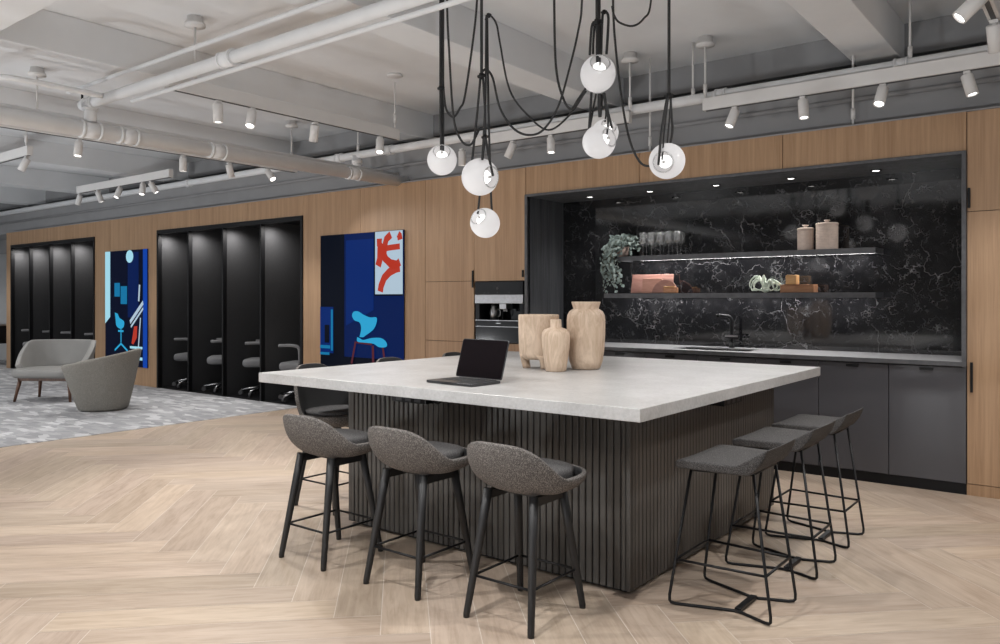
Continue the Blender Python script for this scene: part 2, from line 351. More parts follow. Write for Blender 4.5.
# herringbone floor: every plank a face with its own tint and grain direction
def herringbone():
    W, L, g = 0.205, 1.2, 0.003
    vs, fs, uvs, tin = [], [], [], []
    r2 = math.sqrt(0.5); y0 = 1.55; x0 = -3.365
    rnd = random.Random(11)
    def clip_x(poly, xmin):
        out = []
        for i in range(len(poly)):
            (p, u), (q, w) = poly[i], poly[(i+1) % len(poly)]
            if p[0] >= xmin: out.append((p, u))
            if (p[0] >= xmin) != (q[0] >= xmin):
                t = (xmin-p[0])/(q[0]-p[0])
                out.append(((xmin, p[1]+(q[1]-p[1])*t), (u[0]+(w[0]-u[0])*t, u[1]+(w[1]-u[1])*t)))
        return out
    def add(a0, a1, b0, b1, along_a):
        a0 += g/2; a1 -= g/2; b0 += g/2; b1 -= g/2
        cor = [(a0,b0),(a1,b0),(a1,b1),(a0,b1)]
        ou, ov = rnd.uniform(0, 50), rnd.uniform(0, 50)
        poly = []
        for a, b in cor:
            x = x0+(a-b)*r2; y = y0+(a+b)*r2
            u, v = ((a-a0), (b-b0)) if along_a else ((b-b0), (a-a0))
            poly.append(((x, y), (u+ou, v+ov)))
        if max(p[0][0] for p in poly) < XCAR or min(p[0][0] for p in poly) > 4.2: return
        if max(p[0][1] for p in poly) < -4.2 or min(p[0][1] for p in poly) > 7.1: return
        poly = clip_x(poly, XCAR)
        if len(poly) < 3: return
        o = len(vs); 
        for p, u in poly: vs.append((p[0], p[1], 0.0)); uvs.append(u)
        fs.append(tuple(range(o, o+len(poly))))
        t = rnd.uniform(0.86, 1.06); tin.append((t*rnd.uniform(0.985, 1.015), t, t*rnd.uniform(0.97, 1.02), 1))
    for m in range(-14, 15):
        for k in range(-70, 71):
            A = k*W+m*L; B = -k*W+m*L
            add(A, A+L, B-W, B, True)
            add(A+L, A+L+W, B-W, B-W+L, False)
    me = bpy.data.meshes.new('floor'); me.from_pydata(vs, [], fs); me.materials.append(M['plank'])
    me.uv_layers.new(name='grain'); me.color_attributes.new('tint', 'FLOAT_COLOR', 'CORNER')
    fu, fc = [0.0]*(2*len(me.loops)), [1.0]*(4*len(me.loops))
    for p, t in zip(me.polygons, tin):
        for li in p.loop_indices:
            fu[2*li:2*li+2] = uvs[me.loops[li].vertex_index]; fc[4*li:4*li+4] = t
    me.uv_layers['grain'].data.foreach_set('uv', fu); me.color_attributes['tint'].data.foreach_set('color', fc)
    o = bpy.data.objects.new('floor', me); COL.objects.link(o); return struct(o)
herringbone()
b = MB(); b.box(XCAR, 4.5, -4.5, 7.2, -0.06, -0.0008); struct(b.build('floor_joints', M['joint']))
b = MB(); b.box(XL, XCAR, -4.5, 8.0, -0.06, 0.004); struct(b.build('floor_carpet', M['carpet']))
# ceiling slab and concrete beams
b = MB(); b.box(XL, 4.5, -4.5, 8.0, ZC, ZC+0.15); struct(b.build('ceiling', M['ceiling']))
for i, xr in enumerate((3.85, 1.28, -1.29, -3.79, -6.32, -8.95, -11.6, -14.2, -16.8)):
    b = MB(); b.box(xr-0.33, xr, -4.5, YB, 3.25, ZC); struct(b.build('ceiling_beam_%d' % (i+1), M['ceiling'], bevel=0.006))
b = MB(); b.box(XL, 4.5, 1.75, 2.21, 3.25, ZC-0.001); b.box(XL, 4.5, -2.9, -2.5, 3.25, ZC-0.001); struct(b.build('ceiling_cross_beam', M['ceiling'], bevel=0.006))
b = MB(); b.box(XL, 4.5, 6.86, YB, 3.30, ZC-0.002); struct(b.build('ceiling_wall_beam', M['grey_wall']))
# walls
b = MB(); b.box(XL, 4.5, 6.55, YB-0.001, ZW+0.0125, 3.14); struct(b.build('wall_back_bulkhead', M['grey_wall']))
b = MB(); b.box(-12.6, -1.9, -4.6, -4.5, 0, ZC); struct(b.build('wall_reflection_block', M['grey_wall']))  # unseen wall section added and sized to keep the marble reflection dark
b = MB(); b.box(XL, 4.5, YB, YB+0.1, ZW-0.3, ZC); struct(b.build('wall_back_upper', M['grey_wall']))
b = MB(); b.box(XL-0.1, XL, -4.5, 8.0, 0, ZC); struct(b.build('wall_left', M['light_wall']))
b = MB(); b.box(XL, -17.5, 7.9, 8.0, 0, ZC); struct(b.build('wall_far', M['light_wall']))
b = MB(); b.box(4.5, 4.6, -4.5, 7.2, 0, ZC); struct(b.build('wall_right', M['light_wall']))
b = MB(); b.box(-18.10, -17.78, 6.9, 7.25, 0, ZC); struct(b.build('trim_1', M['light_wall'], bevel=0.01))

# wood wall: panels with seams round the openings
XB1, XB2 = (-17.24, -13.74), (-11.70, -8.146)      # booth openings
XK0, XK1 = -4.64, -0.806                           # kitchen recess
wb = MB(); gp = 0.0025
def panel(mb, x0, x1, z0, z1, y=YW, d=0.02): mb.box(x0+gp, x1-gp, y, y+d, z0+gp, z1-gp)
xs = [-17.40, -17.24]
panel(wb, -17.45, XB1[0], 0, ZW)
for a, c in ((-17.24, -16.37), (-16.37, -15.49), (-15.49, -14.62), (-14.62, -13.74)): panel(wb, a, c, 2.445, ZW)
for a, c in ((-13.74, -13.2), (-13.2, -12.4), (-12.4, XB2[0])): panel(wb, a, c, 0, ZW)
for a, c in ((-11.70, -10.52), (-10.52, -9.33), (-9.33, -8.146)): panel(wb, a, c, 2.445, ZW)
for a, c in ((XB2[1], -7.07), (-7.07, -6.02)): panel(wb, a, c, 0, ZW)
struct(wb.build('wall_back_panelling', M['oak']))
b = MB()
for x0, x1, z0, z1 in ((-17.45, XB1[0], 0, ZW), (XB1[0], XB1[1], 2.445, ZW), (XB1[1], XB2[0], 0, ZW), (XB2[0], XB2[1], 2.445, ZW), (XB2[1], -6.02, 0, ZW)):
    b.box(x0, x1, YW+0.0205, YW+0.06, z0, z1-0.002)
struct(b.build('wall_back_battens', M['groove']))
b = MB(); b.box(-17.45, 1.6, YW+0.0, YB, ZW+0.0005, ZW+0.012); struct(b.build('wall_back_light_stop', M['grey_wall']))  # unseen cover added on top of the wood wall to stop light leaking
b = MB(); b.box(-17.47, -17.452, YW, YB, 0, ZW); struct(b.build('wall_back_end', M['oak']))

# ---------------------------------------------------------------- work booths
def booth_bank(x0, x1, n, which):
    YD = 7.55
    t = thing('work_booth_bank', which, 'booth', (x0, YW, 0))
    w = x1-x0; f = MB(); fr = 0.045
    f.box(0, w, -0.015, 0.05, 2.385, 2.445); f.box(0, fr, -0.015, 0.05, 0, 2.385); f.box(w-fr, w, -0.015, 0.05, 0, 2.385)
    f.build('frame', M['black_frame'], t, bevel=0.003)
    b = MB(); b.box(0, w, YD-YW, YD-YW+0.03, 0, 2.42); b.build('back_panel', M['booth'], t)
    b = MB(); b.box(0, w, 0.05, YD-YW, 2.42, 2.44); b.build('roof_panel', M['black_frame'], t)
    b = MB(); b.box(0, w, 0.0, YD-YW, 0.0045, 0.012); b.build('floor_mat', M['black_frame'], t)
    for i in range(n+1):
        c = w*i/n; a = max(0.0, c-0.015); e = min(w, c+0.015)
        if i == 0: a, e = 0, 0.03
        if i == n: a, e = w-0.03, w
        b = MB(); b.box(a, e, 0.051, YD-YW, 0.012, 2.419); b.build('divider_panel', M['booth'], t)
        if 0 < i < n:
            b = MB(); b.box(c-0.016, c+0.016, -0.012, 0.05, 0.012, 2.385); b.build('divider_edge', M['black_frame'], t, bevel=0.002)
    for i in range(n):
        c = w*(i+0.5)/n
        b = MB(); b.box(c-w/n/2+0.03, c+w/n/2-0.03, 0.68, YD-YW, 0.70, 0.735); b.build('desk_shelf', M['black_frame'], t)
        lx = w*i/n+0.20
        b = MB(); b.lathe([(0.001, 2.407), (0.03, 2.407), (0.034, 2.4195)], (lx, 0.12, 0), 16); b.build('downlight', M['lamp_on'], t)
        ld = bpy.data.lights.new('booth_lamp', 'SPOT'); ld.energy = 42; ld.spot_size = 2.9; ld.spot_blend = 0.9; ld.shadow_soft_size = 0.03; ld.color = (1, 0.97, 0.94)
        lo = bpy.data.objects.new('booth_lamp', ld); COL.objects.link(lo); lo.location = (x0+lx, YW+0.12, 2.397)
    return t
booth_bank(*XB1, 4, 'bank of four black work booths at the far left end of the oak wall')
booth_bank(*XB2, 4, 'bank of four black work booths between the two blue picture screens')

def office_chair(label, loc, rz, first=None, group='office chairs in the black booths'):
    t = thing('office_chair', label, 'office chair', loc, rz, group)
    s = MB(); s.prism(rrect(0.50, 0.48, 0.12, 6), 0.415, 0.525, smooth=True); s.build('seat', M['chair_seat'], t, bevel=0.045, seg=4)
    bk = MB(); bk.grid(lambda i, j: (0.44*(i/8-0.5), -0.24-0.05*(j/6)+0.10*(abs(i/8-0.5)*2)**2, 0.56+0.42*(j/6)), 9, 7); bk.build('backrest', M['chair_seat'], t, solid=0.05, bevel=0.015)
    for sx in (-1, 1):
        a = MB(); a.tube(catmull([(0.24*sx, -0.10, 0.50), (0.31*sx, -0.14, 0.55), (0.31*sx, -0.13, 0.71), (0.31*sx, -0.06, 0.755), (0.31*sx, 0.16, 0.755)]), 0.021, 8); a.build('armrest', M['chair_seat'], t)
    p = MB(); p.cyl((0, 0, 0.10), (0, 0, 0.414), 0.028, 0.02); p.build('gas_lift', M['chair_frame'], t)
    p = MB()
    for k in range(5):
        a = 2*PI*k/5+0.3; p.tube([(0.02*math.cos(a), 0.02*math.sin(a), 0.125), (0.30*math.cos(a), 0.30*math.sin(a), 0.085)], [0.026, 0.016], 8)
    p.build('star_base', M['chrome'], t)
    for k in range(5):
        a = 2*PI*k/5+0.3; c = MB(); x, y = 0.30*math.cos(a), 0.30*math.sin(a)
        c.cyl((x-0.02*math.sin(a), y+0.02*math.cos(a), 0.043), (x+0.02*math.sin(a), y-0.02*math.cos(a), 0.043), 0.031); c.build('caster', M['chair_frame'], t)
    return t
names = ['leftmost', 'second from left', 'third from left', 'rightmost']
c0 = None
for bi, (xb, bank) in enumerate(((XB2, 'the nearer black booths'), (XB1, 'the far left black booths'))):
    for i in range(4):
        w = (xb[1]-xb[0])/4; x = xb[0]+w*(i+0.5)-0.05+0.02*(i % 2); y = 6.77 - 0.03*(i % 2)
        lab = 'grey office chair, %s of four in %s' % (names[i], bank)
        rz = (2.2, 2.45, 2.3, 2.0)[i] if bi == 0 else (2.2, 2.4, 2.1, 2.3)[i]
        if c0 is None: c0 = office_chair(lab, (x, y, 0.013), rz)
        else: dup(c0, (x, y, 0.013), rz, lab)

# ---------------------------------------------------------------- blue picture screens
def flat(mb, pts, k, y):      # thin plate on the screen face
    mb.prism([(p[0], p[1]) for p in pts], 0, 0.0015, Matrix(((1,0,0,0),(0,0,-1,y-k*0.0016),(0,1,0,0),(0,0,0,1))))
def arc(cx, cz, rx, rz, a0, a1, w, n=14):
    o = [(cx+rx*math.cos(math.radians(a0+(a1-a0)*i/n)), cz+rz*math.sin(math.radians(a0+(a1-a0)*i/n))) for i in range(n+1)]
    q = [(cx+(rx-w)*math.cos(math.radians(a1-(a1-a0)*i/n)), cz+(rz-w)*math.sin(math.radians(a1-(a1-a0)*i/n))) for i in range(n+1)]
    return o+q
def stroke(pts, w):
    L, R = [], []
    for i, p in enumerate(pts):
        a = pts[max(0, i-1)]; c = pts[min(len(pts)-1, i+1)]; dx, dz = c[0]-a[0], c[1]-a[1]; l = math.hypot(dx, dz) or 1
        L.append((p[0]-dz/l*w/2, p[1]+dx/l*w/2)); R.append((p[0]+dz/l*w/2, p[1]-dx/l*w/2))
    return L+R[::-1]
def rect(x0, x1, z0, z1): return [(x0, z0), (x1, z0), (x1, z1), (x0, z1)]
def screen(x0, x1, z0, z1, label, layers, fz=None):
    t = thing('picture_screen', label, 'screen', (x0, YW, z0))
    w, h = x1-x0, z1-z0
    b = MB(); b.box(0, w, -0.012, 0, 0, h); b.build('bezel', M['poster_frame'], t)
    for k, (nm, mt, polys) in enumerate(layers):
        mb = MB()
        for p in polys:
            flat(mb, [(q[0]*w, (fz(q[1]) if fz else q[1])*h) for q in p], k+1, -0.0122)
        mb.build(nm, M[mt], t)
    return t
back2 = [(p[0]+0.05, p[1]-0.02) for p in catmull([(0.455, 0.235, 0), (0.475, 0.30, 0), (0.455, 0.345, 0), (0.395, 0.36, 0), (0.365, 0.395, 0), (0.385, 0.425, 0), (0.44, 0.428, 0), (0.50, 0.405, 0), (0.58, 0.385, 0), (0.655, 0.385, 0), (0.65, 0.335, 0), (0.61, 0.29, 0), (0.53, 0.25, 0), (0.50, 0.235, 0)], 4)]
seat2 = [(p[0]+0.05, p[1]-0.02) for p in catmull([(0.425, 0.235, 0), (0.43, 0.20, 0), (0.52, 0.195, 0), (0.62, 0.19, 0), (0.68, 0.168, 0), (0.75, 0.168, 0), (0.775, 0.185, 0), (0.755, 0.215, 0), (0.70, 0.235, 0), (0.60, 0.232, 0), (0.50, 0.215, 0), (0.46, 0.225, 0)], 4)]
screen(-7.785, -6.335, 0.30, 2.165, 'tall blue screen showing a cyan chair under a red brushstroke painting', [
    ('backdrop', 'blue_mid', [rect(0.0, 1, 0, 1)]),
    ('dark_wall_area', 'blue_navy2', [rect(0, 0.305, 0, 1)]),
    ('floor_area', 'blue_navy2', [rect(0.305, 1, 0, 0.06)]),
    ('lit_wall_area', 'blue_lit', [[(0.33, 0.30), (0.66, 0.42), (0.66, 0.95), (0.33, 0.95)]]),
    ('side_window', 'blue_lit', [rect(0.0, 0.17, 0.08, 0.44)]),
    ('side_table', 'cyan_dim', [rect(0.0, 0.13, 0.115, 0.14), rect(0.0, 0.12, 0.065, 0.085), rect(0.14, 0.165, 0.10, 0.42)]),
    ('figure_shade', 'blue_navy2', [rect(0.06, 0.12, 0.16, 0.30)]),
    ('canvas_shadow', 'blue_navy2', [rect(0.672, 1.0, 0.525, 1.0)]),
    ('canvas', 'paper', [rect(0.685, 0.995, 0.537, 0.998)]),
    ('brush_marks', 'red', [stroke([(u, (v-0.155)/0.845) for u, v in P], w_*1.18) for P, w_ in (
        ([(0.865, 0.975), (0.815, 0.95), (0.792, 0.90), (0.79, 0.855), (0.81, 0.825), (0.86, 0.795), (0.93, 0.78)], 0.048),
        ([(0.945, 0.975), (0.962, 0.965), (0.968, 0.94)], 0.045), ([(0.74, 0.887), (0.85, 0.895), (0.965, 0.90)], 0.036),
        ([(0.735, 0.955), (0.735, 0.92), (0.77, 0.885)], 0.05), ([(0.745, 0.90), (0.742, 0.83), (0.72, 0.785)], 0.055), ([(0.75, 0.89), (0.80, 0.83), (0.86, 0.80), (0.93, 0.79), (0.965, 0.805)], 0.05),
        ([(0.965, 0.77), (0.92, 0.765), (0.85, 0.745), (0.79, 0.71), (0.755, 0.66), (0.745, 0.625)], 0.052))]),
    ('chair_legs_picture', 'maroon', [stroke([(0.455, 0.18), (0.405, 0.01)], 0.02), stroke([(0.465, 0.175), (0.65, 0.165)], 0.015), stroke([(0.66, 0.155), (0.665, 0.01)], 0.025), stroke([(0.775, 0.15), (0.805, 0.01)], 0.02)]),  # legs and rail of the pictured chair, drawn flat
    ('chair_seat', 'cyan', [seat2]), ('chair_back', 'cyan', [back2])], lambda v: 0.155+0.845*v if v > 0 else 0)
ell = [(0.60+0.085*math.cos(a*PI/8), 0.945+0.055*math.sin(a*PI/8)) for a in range(16)]
sh = [(p[0], p[1]) for p in catmull([(0.25, 0.46, 0), (0.27, 0.40, 0), (0.29, 0.345, 0), (0.38, 0.32, 0), (0.46, 0.335, 0), (0.475, 0.38, 0), (0.42, 0.40, 0), (0.36, 0.415, 0), (0.32, 0.45, 0)], 4)]
screen(-13.34, -11.97, 0.294, 2.17, 'tall blue screen showing a swivel chair and red cloth between the booth banks', [
    ('backdrop', 'blue_dark', [rect(0, 1, 0, 1)]),
    ('lit_wall_area', 'blue_mid', [rect(0.55, 0.80, 0.42, 0.98)]),
    ('window_strip', 'pale_cyan', [[(0, 0.36), (0.125, 0.42), (0.125, 1.0), (0, 1.0)]]),
    ('edge_strip', 'blue_edge', [rect(0.905, 1.0, 0, 1)]),
    ('lamp_shape', 'pale_cyan', [ell]),
    ('wall_sheets', 'cyan_dim', [rect(0.24, 0.37, 0.60, 0.72), rect(0.39, 0.54, 0.535, 0.69)]),
    ('swivel_chair', 'cyan', [sh, stroke([(0.40, 0.32), (0.40, 0.20)], 0.02), stroke([(0.25, 0.13), (0.40, 0.19), (0.56, 0.13)], 0.018), stroke([(0.33, 0.30), (0.46, 0.30)], 0.016)]),
    ('dark_garment', 'blue_navy2', [[(0.80, 0.55), (0.90, 0.60), (0.90, 0.85), (0.84, 0.82), (0.82, 0.70)]]),
    ('pale_rails', 'paper', [stroke([(0.62, 0.38), (0.92, 0.55)], 0.035), stroke([(0.64, 0.34), (0.92, 0.50)], 0.02), stroke([(0.84, 0.70), (0.82, 0.56)], 0.03), stroke([(0.86, 0.42), (0.80, 0.10)], 0.02)]),
    ('base_frame', 'pale_cyan', [rect(0.62, 0.905, 0.155, 0.175), rect(0.80, 0.905, 0.06, 0.085)]),
    ('red_cloth', 'red', [[(0.66, 0.20), (0.72, 0.345), (0.79, 0.35), (0.78, 0.25), (0.70, 0.19)]])])

# far left desk seen past the end of the wall
t = thing('black_credenza', 'low black credenza standing beyond the far left end of the oak wall', 'credenza', (-18.75, 6.6, 0.004))
b = MB(); b.box(-0.55, 0.55, -0.22, 0.22, 0.45, 0.82); b.build('cabinet_body', M['black_frame'], t, bevel=0.01)
b = MB(); b.box(-0.58, 0.58, -0.24, 0.24, 0.82, 0.85); b.build('top', M['steel'], t, bevel=0.004)
for sx in (-1, 1):
    for sy in (-1, 1):
        b = MB(); b.cyl((0.48*sx, 0.17*sy, 0), (0.48*sx, 0.17*sy, 0.45), 0.018); b.build('leg', M['steel'], t)
# ---------------------------------------------------------------- kitchen recess
YK = 7.04; XI0, XI1 = -4.61, -0.836                  # recess back, inner left and right
ZT = 2.40
b = MB(); b.box(XI0, XI1, YK, YK+0.03, 0.86, ZT); struct(b.build('wall_back_marble', M['marble']))
b = MB(); b.box(XI0-0.025, XI0, YW+0.001, YK, 0.86, ZT); struct(b.build('wall_recess_left', M['black_oak']))
b = MB(); b.box(XI1, XI1+0.025, YW+0.001, YK, 0.86, ZT); struct(b.build('wall_recess_right', M['black_oak']))
b = MB(); b.box(XI0-0.025, XI1+0.025, YW+0.001, YK, ZT, ZT+0.03); struct(b.build('ceiling_recess', M['black_oak']))
b = MB(); fy0, fy1 = YW-0.025, YW+0.03
b.box(XK0, XI0, fy0, fy1, 0.905, 2.425); b.box(XI1, XK1, fy0, fy1, 0.905, 2.425); b.box(XI0, XI1, fy0, fy1, ZT, 2.425)
struct(b.build('trim_recess_frame', M['stone_frame'], bevel=0.003))
for i, (a, c) in enumerate(((XK0, -3.372), (-3.372, -2.09), (-2.09, XK1))):
    t = thing('bridge_cabinet', ('%s oak bridge cabinet above the black kitchen recess' % ('leftmost', 'middle', 'rightmost')[i]), 'cabinet', (a, YW, 2.427), 0, 'oak bridge cabinets above the kitchen recess')
    b = MB(); b.box(gp, c-a-gp, 0, 0.02, 0, ZW-2.427); b.build('door', M['oak'], t)
    b = MB(); b.box(0.003, c-a-0.003, 0.0205, 0.30, 0.005, ZW-2.427-0.002); b.build('carcass', M['groove'], t)
# recessed soffit lights
for i, (px, nm) in enumerate(((590, 'leftmost'), (650, 'second from left'), (716, 'third from left'), (791, 'fourth from left'), (876, 'rightmost'))):
    x = at_y(px, 6.755)
    t = thing('recessed_downlight', '%s of five small lit downlights in the black soffit over the shelves' % nm, 'ceiling light', (x, 6.755, ZT), 0, 'recessed downlights in the kitchen soffit')
    b = MB(); b.lathe([(0.030, -0.0005), (0.044, -0.0005), (0.044, -0.006), (0.032, -0.008), (0.030, -0.0005)], (0,0,0), 24, cap=False); b.build('trim_ring', M['black_metal'], t)
    b = MB(); b.lathe([(0.001, -0.004), (0.030, -0.004), (0.030, -0.001)], (0,0,0), 20); b.build('lens', M['lamp_on'], t)
    ld = bpy.data.lights.new('soffit_lamp', 'SPOT'); ld.energy = 20; ld.spot_size = 1.9; ld.spot_blend = 0.8; ld.shadow_soft_size = 0.03; ld.color = (1, 0.97, 0.94)
    lo = bpy.data.objects.new('soffit_lamp', ld); COL.objects.link(lo); lo.location = (x, 6.755, ZT-0.012)
# countertop with sink cut-out and tap
t = thing('kitchen_countertop', 'long grey stone countertop with a sink below the black marble splashback', 'countertop', (0, 0, 0))
zt0, zt1 = 0.905, 0.938
sx0, sx1, sy0, sy1 = -3.13, -2.42, 6.52, 6.86
b = MB(); b.box(XI0, sx0, YW-0.03, YK-0.001, zt0+0.006, zt1); b.box(sx1, XI1, YW-0.03, YK-0.001, zt0+0.006, zt1); b.box(sx0, sx1, YW-0.03, sy0, zt0+0.006, zt1); b.box(sx0, sx1, sy1, YK-0.001, zt0+0.006, zt1)
b.build('top_slab', M['counter'], t)
b = MB(); b.box(XK0, XK1, YW-0.034, YW-0.0301, zt0, zt1+0.0002); b.build('front_edge', M['stone_frame'], t)
b = MB()
b.box(sx0-0.012, sx0, sy0-0.012, sy1+0.012, 0.70, zt1-0.012); b.box(sx1, sx1+0.012, sy0-0.012, sy1+0.012, 0.70, zt1-0.012)
b.box(sx0, sx1, sy0-0.012, sy0, 0.70, zt1-0.012); b.box(sx0, sx1, sy1, sy1+0.012, 0.70, zt1-0.012); b.box(sx0, sx1, sy0, sy1, 0.70, 0.712)
b.build('sink_basin', M['black_frame'], t)
xf = -2.72; yf = 6.93
t = thing('kitchen_tap', 'matt black swan-arm tap standing behind the counter sink', 'tap', (xf, yf, zt1+0.001))
b = MB(); b.lathe([(0.028, 0), (0.028, 0.012), (0.02, 0.02), (0.018, 0.05)], (0,0,0), 20); b.build('tap_base', M['black_metal'], t)
b = MB(); b.tube(catmull([(0,0,0.04), (0,0,0.20), (0,-0.005,0.25), (-0.02,-0.02,0.283), (-0.06,-0.07,0.292), (-0.085,-0.11,0.30)]), 0.016, 12); b.build('spout', M['black_metal'], t)
b = MB(); b.cyl((-0.085,-0.11,0.306), (-0.085,-0.11,0.278), 0.018); b.build('aerator', M['black_metal'], t)
b = MB(); b.box(-0.055, 0.075, -0.03, 0.0, 0.082, 0.118); lv = b.build('lever', M['black_metal'], t, bevel=0.006)
b = MB(); b.box(-0.05, 0.07, -0.0315, -0.0300, 0.098, 0.114); b.build('lever_face', M['steel'], lv)
# base cabinets
cx = [-0.808-0.502*i for i in range(8)]
nm = ['first', 'second', 'third', 'fourth', 'fifth', 'sixth', 'seventh']
for i in range(7):
    x1, x0 = cx[i], cx[i+1]
    t = thing('base_cabinet', 'charcoal base cabinet under the kitchen counter, %s from its right end' % nm[i], 'cabinet', (x0, YW, 0), 0, 'charcoal base cabinets under the counter')
    w = x1-x0
    b = MB(); b.box(0.001, w-0.001, 0.024, 0.60, 0.075, (0.69 if i in (3, 4) else 0.904)); b.build('body', M['groove'], t)
    d = MB(); d.box(gp, w-gp, 0, 0.022, 0.078, 0.894); dd = d.build('door', M['cab'], t, bevel=0.0015)
    h = MB(); xh = w*0.5
    h.box(xh-0.044, xh+0.044, -0.016, 0.0, 0.880, 0.886); h.box(xh-0.044, xh+0.044, -0.018, -0.014, 0.866, 0.886); h.build('handle', M['black_metal'], dd)
    b = MB(); b.box(0, w, 0.003, 0.02, 0.0, 0.075); b.build('kick_plate', M['black_frame'], t)
t = thing('filler_unit', 'narrow charcoal filler beside the last base cabinet', 'cabinet panel', (XK0, YW, 0)); b = MB(); b.box(0, cx[7]-XK0-0.002, 0, 0.02, 0, 0.904); b.build('panel_face', M['cab'], t)
# tall oak cabinets right of the recess
def pull(mb, x, z0, z1): mb.box(x-0.008, x+0.008, -0.016, 0.0, z0, z1)
def tall(x0, x1, label, splits, handles):
    t = thing('tall_cabinet', label, 'cabinet', (x0, YW, 0)); w = x1-x0
    b = MB(); b.box(0.001, w-0.001, 0.0225, 0.6, 0.0, ZW-0.002); b.build('body', M['groove'], t)
    for j in range(len(splits)-1):
        d = MB(); d.box(gp, w-gp, 0, 0.02, splits[j]+gp, splits[j+1]-gp); dd = d.build('door', M['oak_b'], t)
        for hx, z0, z1, k in handles:
            if k == j:
                h = MB(); pull(h, hx, z0, z1); h.build('handle', M['black_metal'], dd)
    b = MB(); b.box(0, w, 0.001, 0.0215, 0.0, 0.078); b.build('kick_plate', M['oak'], t)
    return t
tall(XK1, -0.12, 'tall oak cabinet at the right edge beside the black recess', [0.08, 1.995, ZW], [(0.030, 0.725, 0.935, 0), (0.014, 2.02, 2.16, 1)])
tall(-0.12, 1.6, 'oak cabinet continuing past the right picture edge', [0.08, ZW], [])
tall(-6.018, -5.313, 'tall oak cabinet left of the built-in coffee machine', [0.08, 0.925, 1.57, ZW], [(0.692, 1.50, 1.68, 2)])
# cabinet around the coffee machine
X0, X1 = -5.313, XK0-0.002
t = thing('coffee_cabinet', 'tall oak cabinet holding the black built-in coffee machine', 'cabinet', (X0, YW, 0)); w = X1-X0
b = MB(); b.box(0.001, w-0.001, 0.3, 0.6, 0.0, ZW-0.002); b.box(0.001, 0.018, 0.0225, 0.3, 0, ZW-0.002); b.box(w-0.018, w-0.001, 0.0225, 0.3, 0, ZW-0.002)
b.build('body', M['groove'], t)
for z0, z1 in ((0.08, 0.925), (1.565, ZW)):
    d = MB(); d.box(gp, w-gp, 0, 0.02, z0+gp, z1-gp); d.build('door', M['oak_b'], t)
h = MB(); pull(h, w-0.03, 1.60, 1.67); h.build('handle', M['black_metal'], t)
t = thing('coffee_machine', 'black glass built-in coffee machine with a steel band', 'coffee machine', (X0+0.02, YW, 0.93)); w = 0.628
b = MB(); b.box(0, w, 0.0, 0.29, 0.0, 0.165); b.build('warming_drawer', M['gloss_black'], t, bevel=0.003)
b = MB(); b.box(0, w, -0.012, 0.29, 0.495, 0.63); pnl = b.build('control_panel', M['gloss_black'], t, bevel=0.003)
b = MB()
for x in (0.13, 0.18, 0.30, 0.45): b.cyl((x, -0.0125, 0.515), (x, -0.0135, 0.515), 0.006, n=10)
b.cyl((0.30, -0.0125, 0.56), (0.30, -0.0135, 0.56), 0.014, n=14)
b.build('buttons', M['chair_frame'], pnl)
b = MB(); b.box(0, w, -0.016, 0.02, 0.405, 0.4945); b.build('steel_band', M['steel'], t, bevel=0.002)
b = MB(); b.box(0, 0.05, 0, 0.29, 0.166, 0.404); b.box(w-0.05, w, 0, 0.29, 0.166, 0.404); b.box(0.05, w-0.05, 0.20, 0.29, 0.23, 0.404); b.build('niche', M['gloss_black'], t)
b = MB(); b.box(0.05, w-0.05, 0.0, 0.20, 0.166, 0.23); b.build('drip_tray', M['gloss_black'], t, bevel=0.002)
b = MB(); b.box(0.0, w, -0.0125, -0.001, 0.162, 0.168); b.box(0.0, w, -0.0125, -0.001, 0.226, 0.232); b.build('trim_lines', M['steel'], t)
b = MB(); b.box(0.275, 0.335, -0.0028, -0.0005, 0.195, 0.203); b.build('maker_plate', M['chrome'], t)
b = MB(); b.box(0.285, 0.375, 0.04, 0.14, 0.345, 0.404); b.cyl((0.315, 0.09, 0.345), (0.315, 0.09, 0.32), 0.012); b.cyl((0.345, 0.09, 0.345), (0.345, 0.09, 0.32), 0.012); b.build('brew_spout', M['steel'], t, bevel=0.003)
t = thing('milk_jug', 'small steel milk jug standing in the coffee machine niche', 'jug', (X0+0.02+0.18, YW+0.09, 1.1605))
b = MB(); b.lathe([(0.045, 0), (0.046, 0.08), (0.038, 0.12), (0.030, 0.135), (0.034, 0.15)], (0,0,0), 24); b.build('jug_body', M['steel'], t)
b = MB(); b.tube(catmull([(0.040,0,0.11), (0.075,0,0.10), (0.075,0,0.05), (0.046,0,0.035)]), 0.005, 8); b.build('handle', M['steel'], t)
b = MB(); b.lathe([(0.034, 0.1505), (0.03, 0.16), (0.008, 0.165), (0.008, 0.176), (0.002, 0.178)], (0,0,0), 20); b.build('lid', M['chair_frame'], t)

# ---------------------------------------------------------------- shelves and what stands on them
def shelf(x0, x1, ztop, label):
    t = thing('wall_shelf', label, 'shelf', (x0, YK, ztop)); w = x1-x0
    b = MB(); b.box(0, w, -0.28, -0.001, -0.022, 0); b.box(0, w, -0.28, -0.255, -0.043, -0.022); b.box(0, 0.02, -0.255, -0.001, -0.043, -0.022); b.box(w-0.02, w, -0.255, -0.001, -0.043, -0.022)
    b.build('board', M['stone_frame'], t)
    b = MB(); b.box(0.06, w-0.06, -0.10, -0.085, -0.0265, -0.0222); b.build('led_strip', M['led'], t)
    ld = bpy.data.lights.new('shelf_lamp', 'AREA'); ld.shape = 'RECTANGLE'; ld.size = w-0.12; ld.size_y = 0.015; ld.energy = 14.0; ld.color = (1, 0.98, 0.97)
    lo = bpy.data.objects.new('shelf_lamp', ld); COL.objects.link(lo); lo.location = ((x0+x1)/2, YK-0.092, ztop-0.028)
    return t
ZU, ZL = 1.791, 1.434
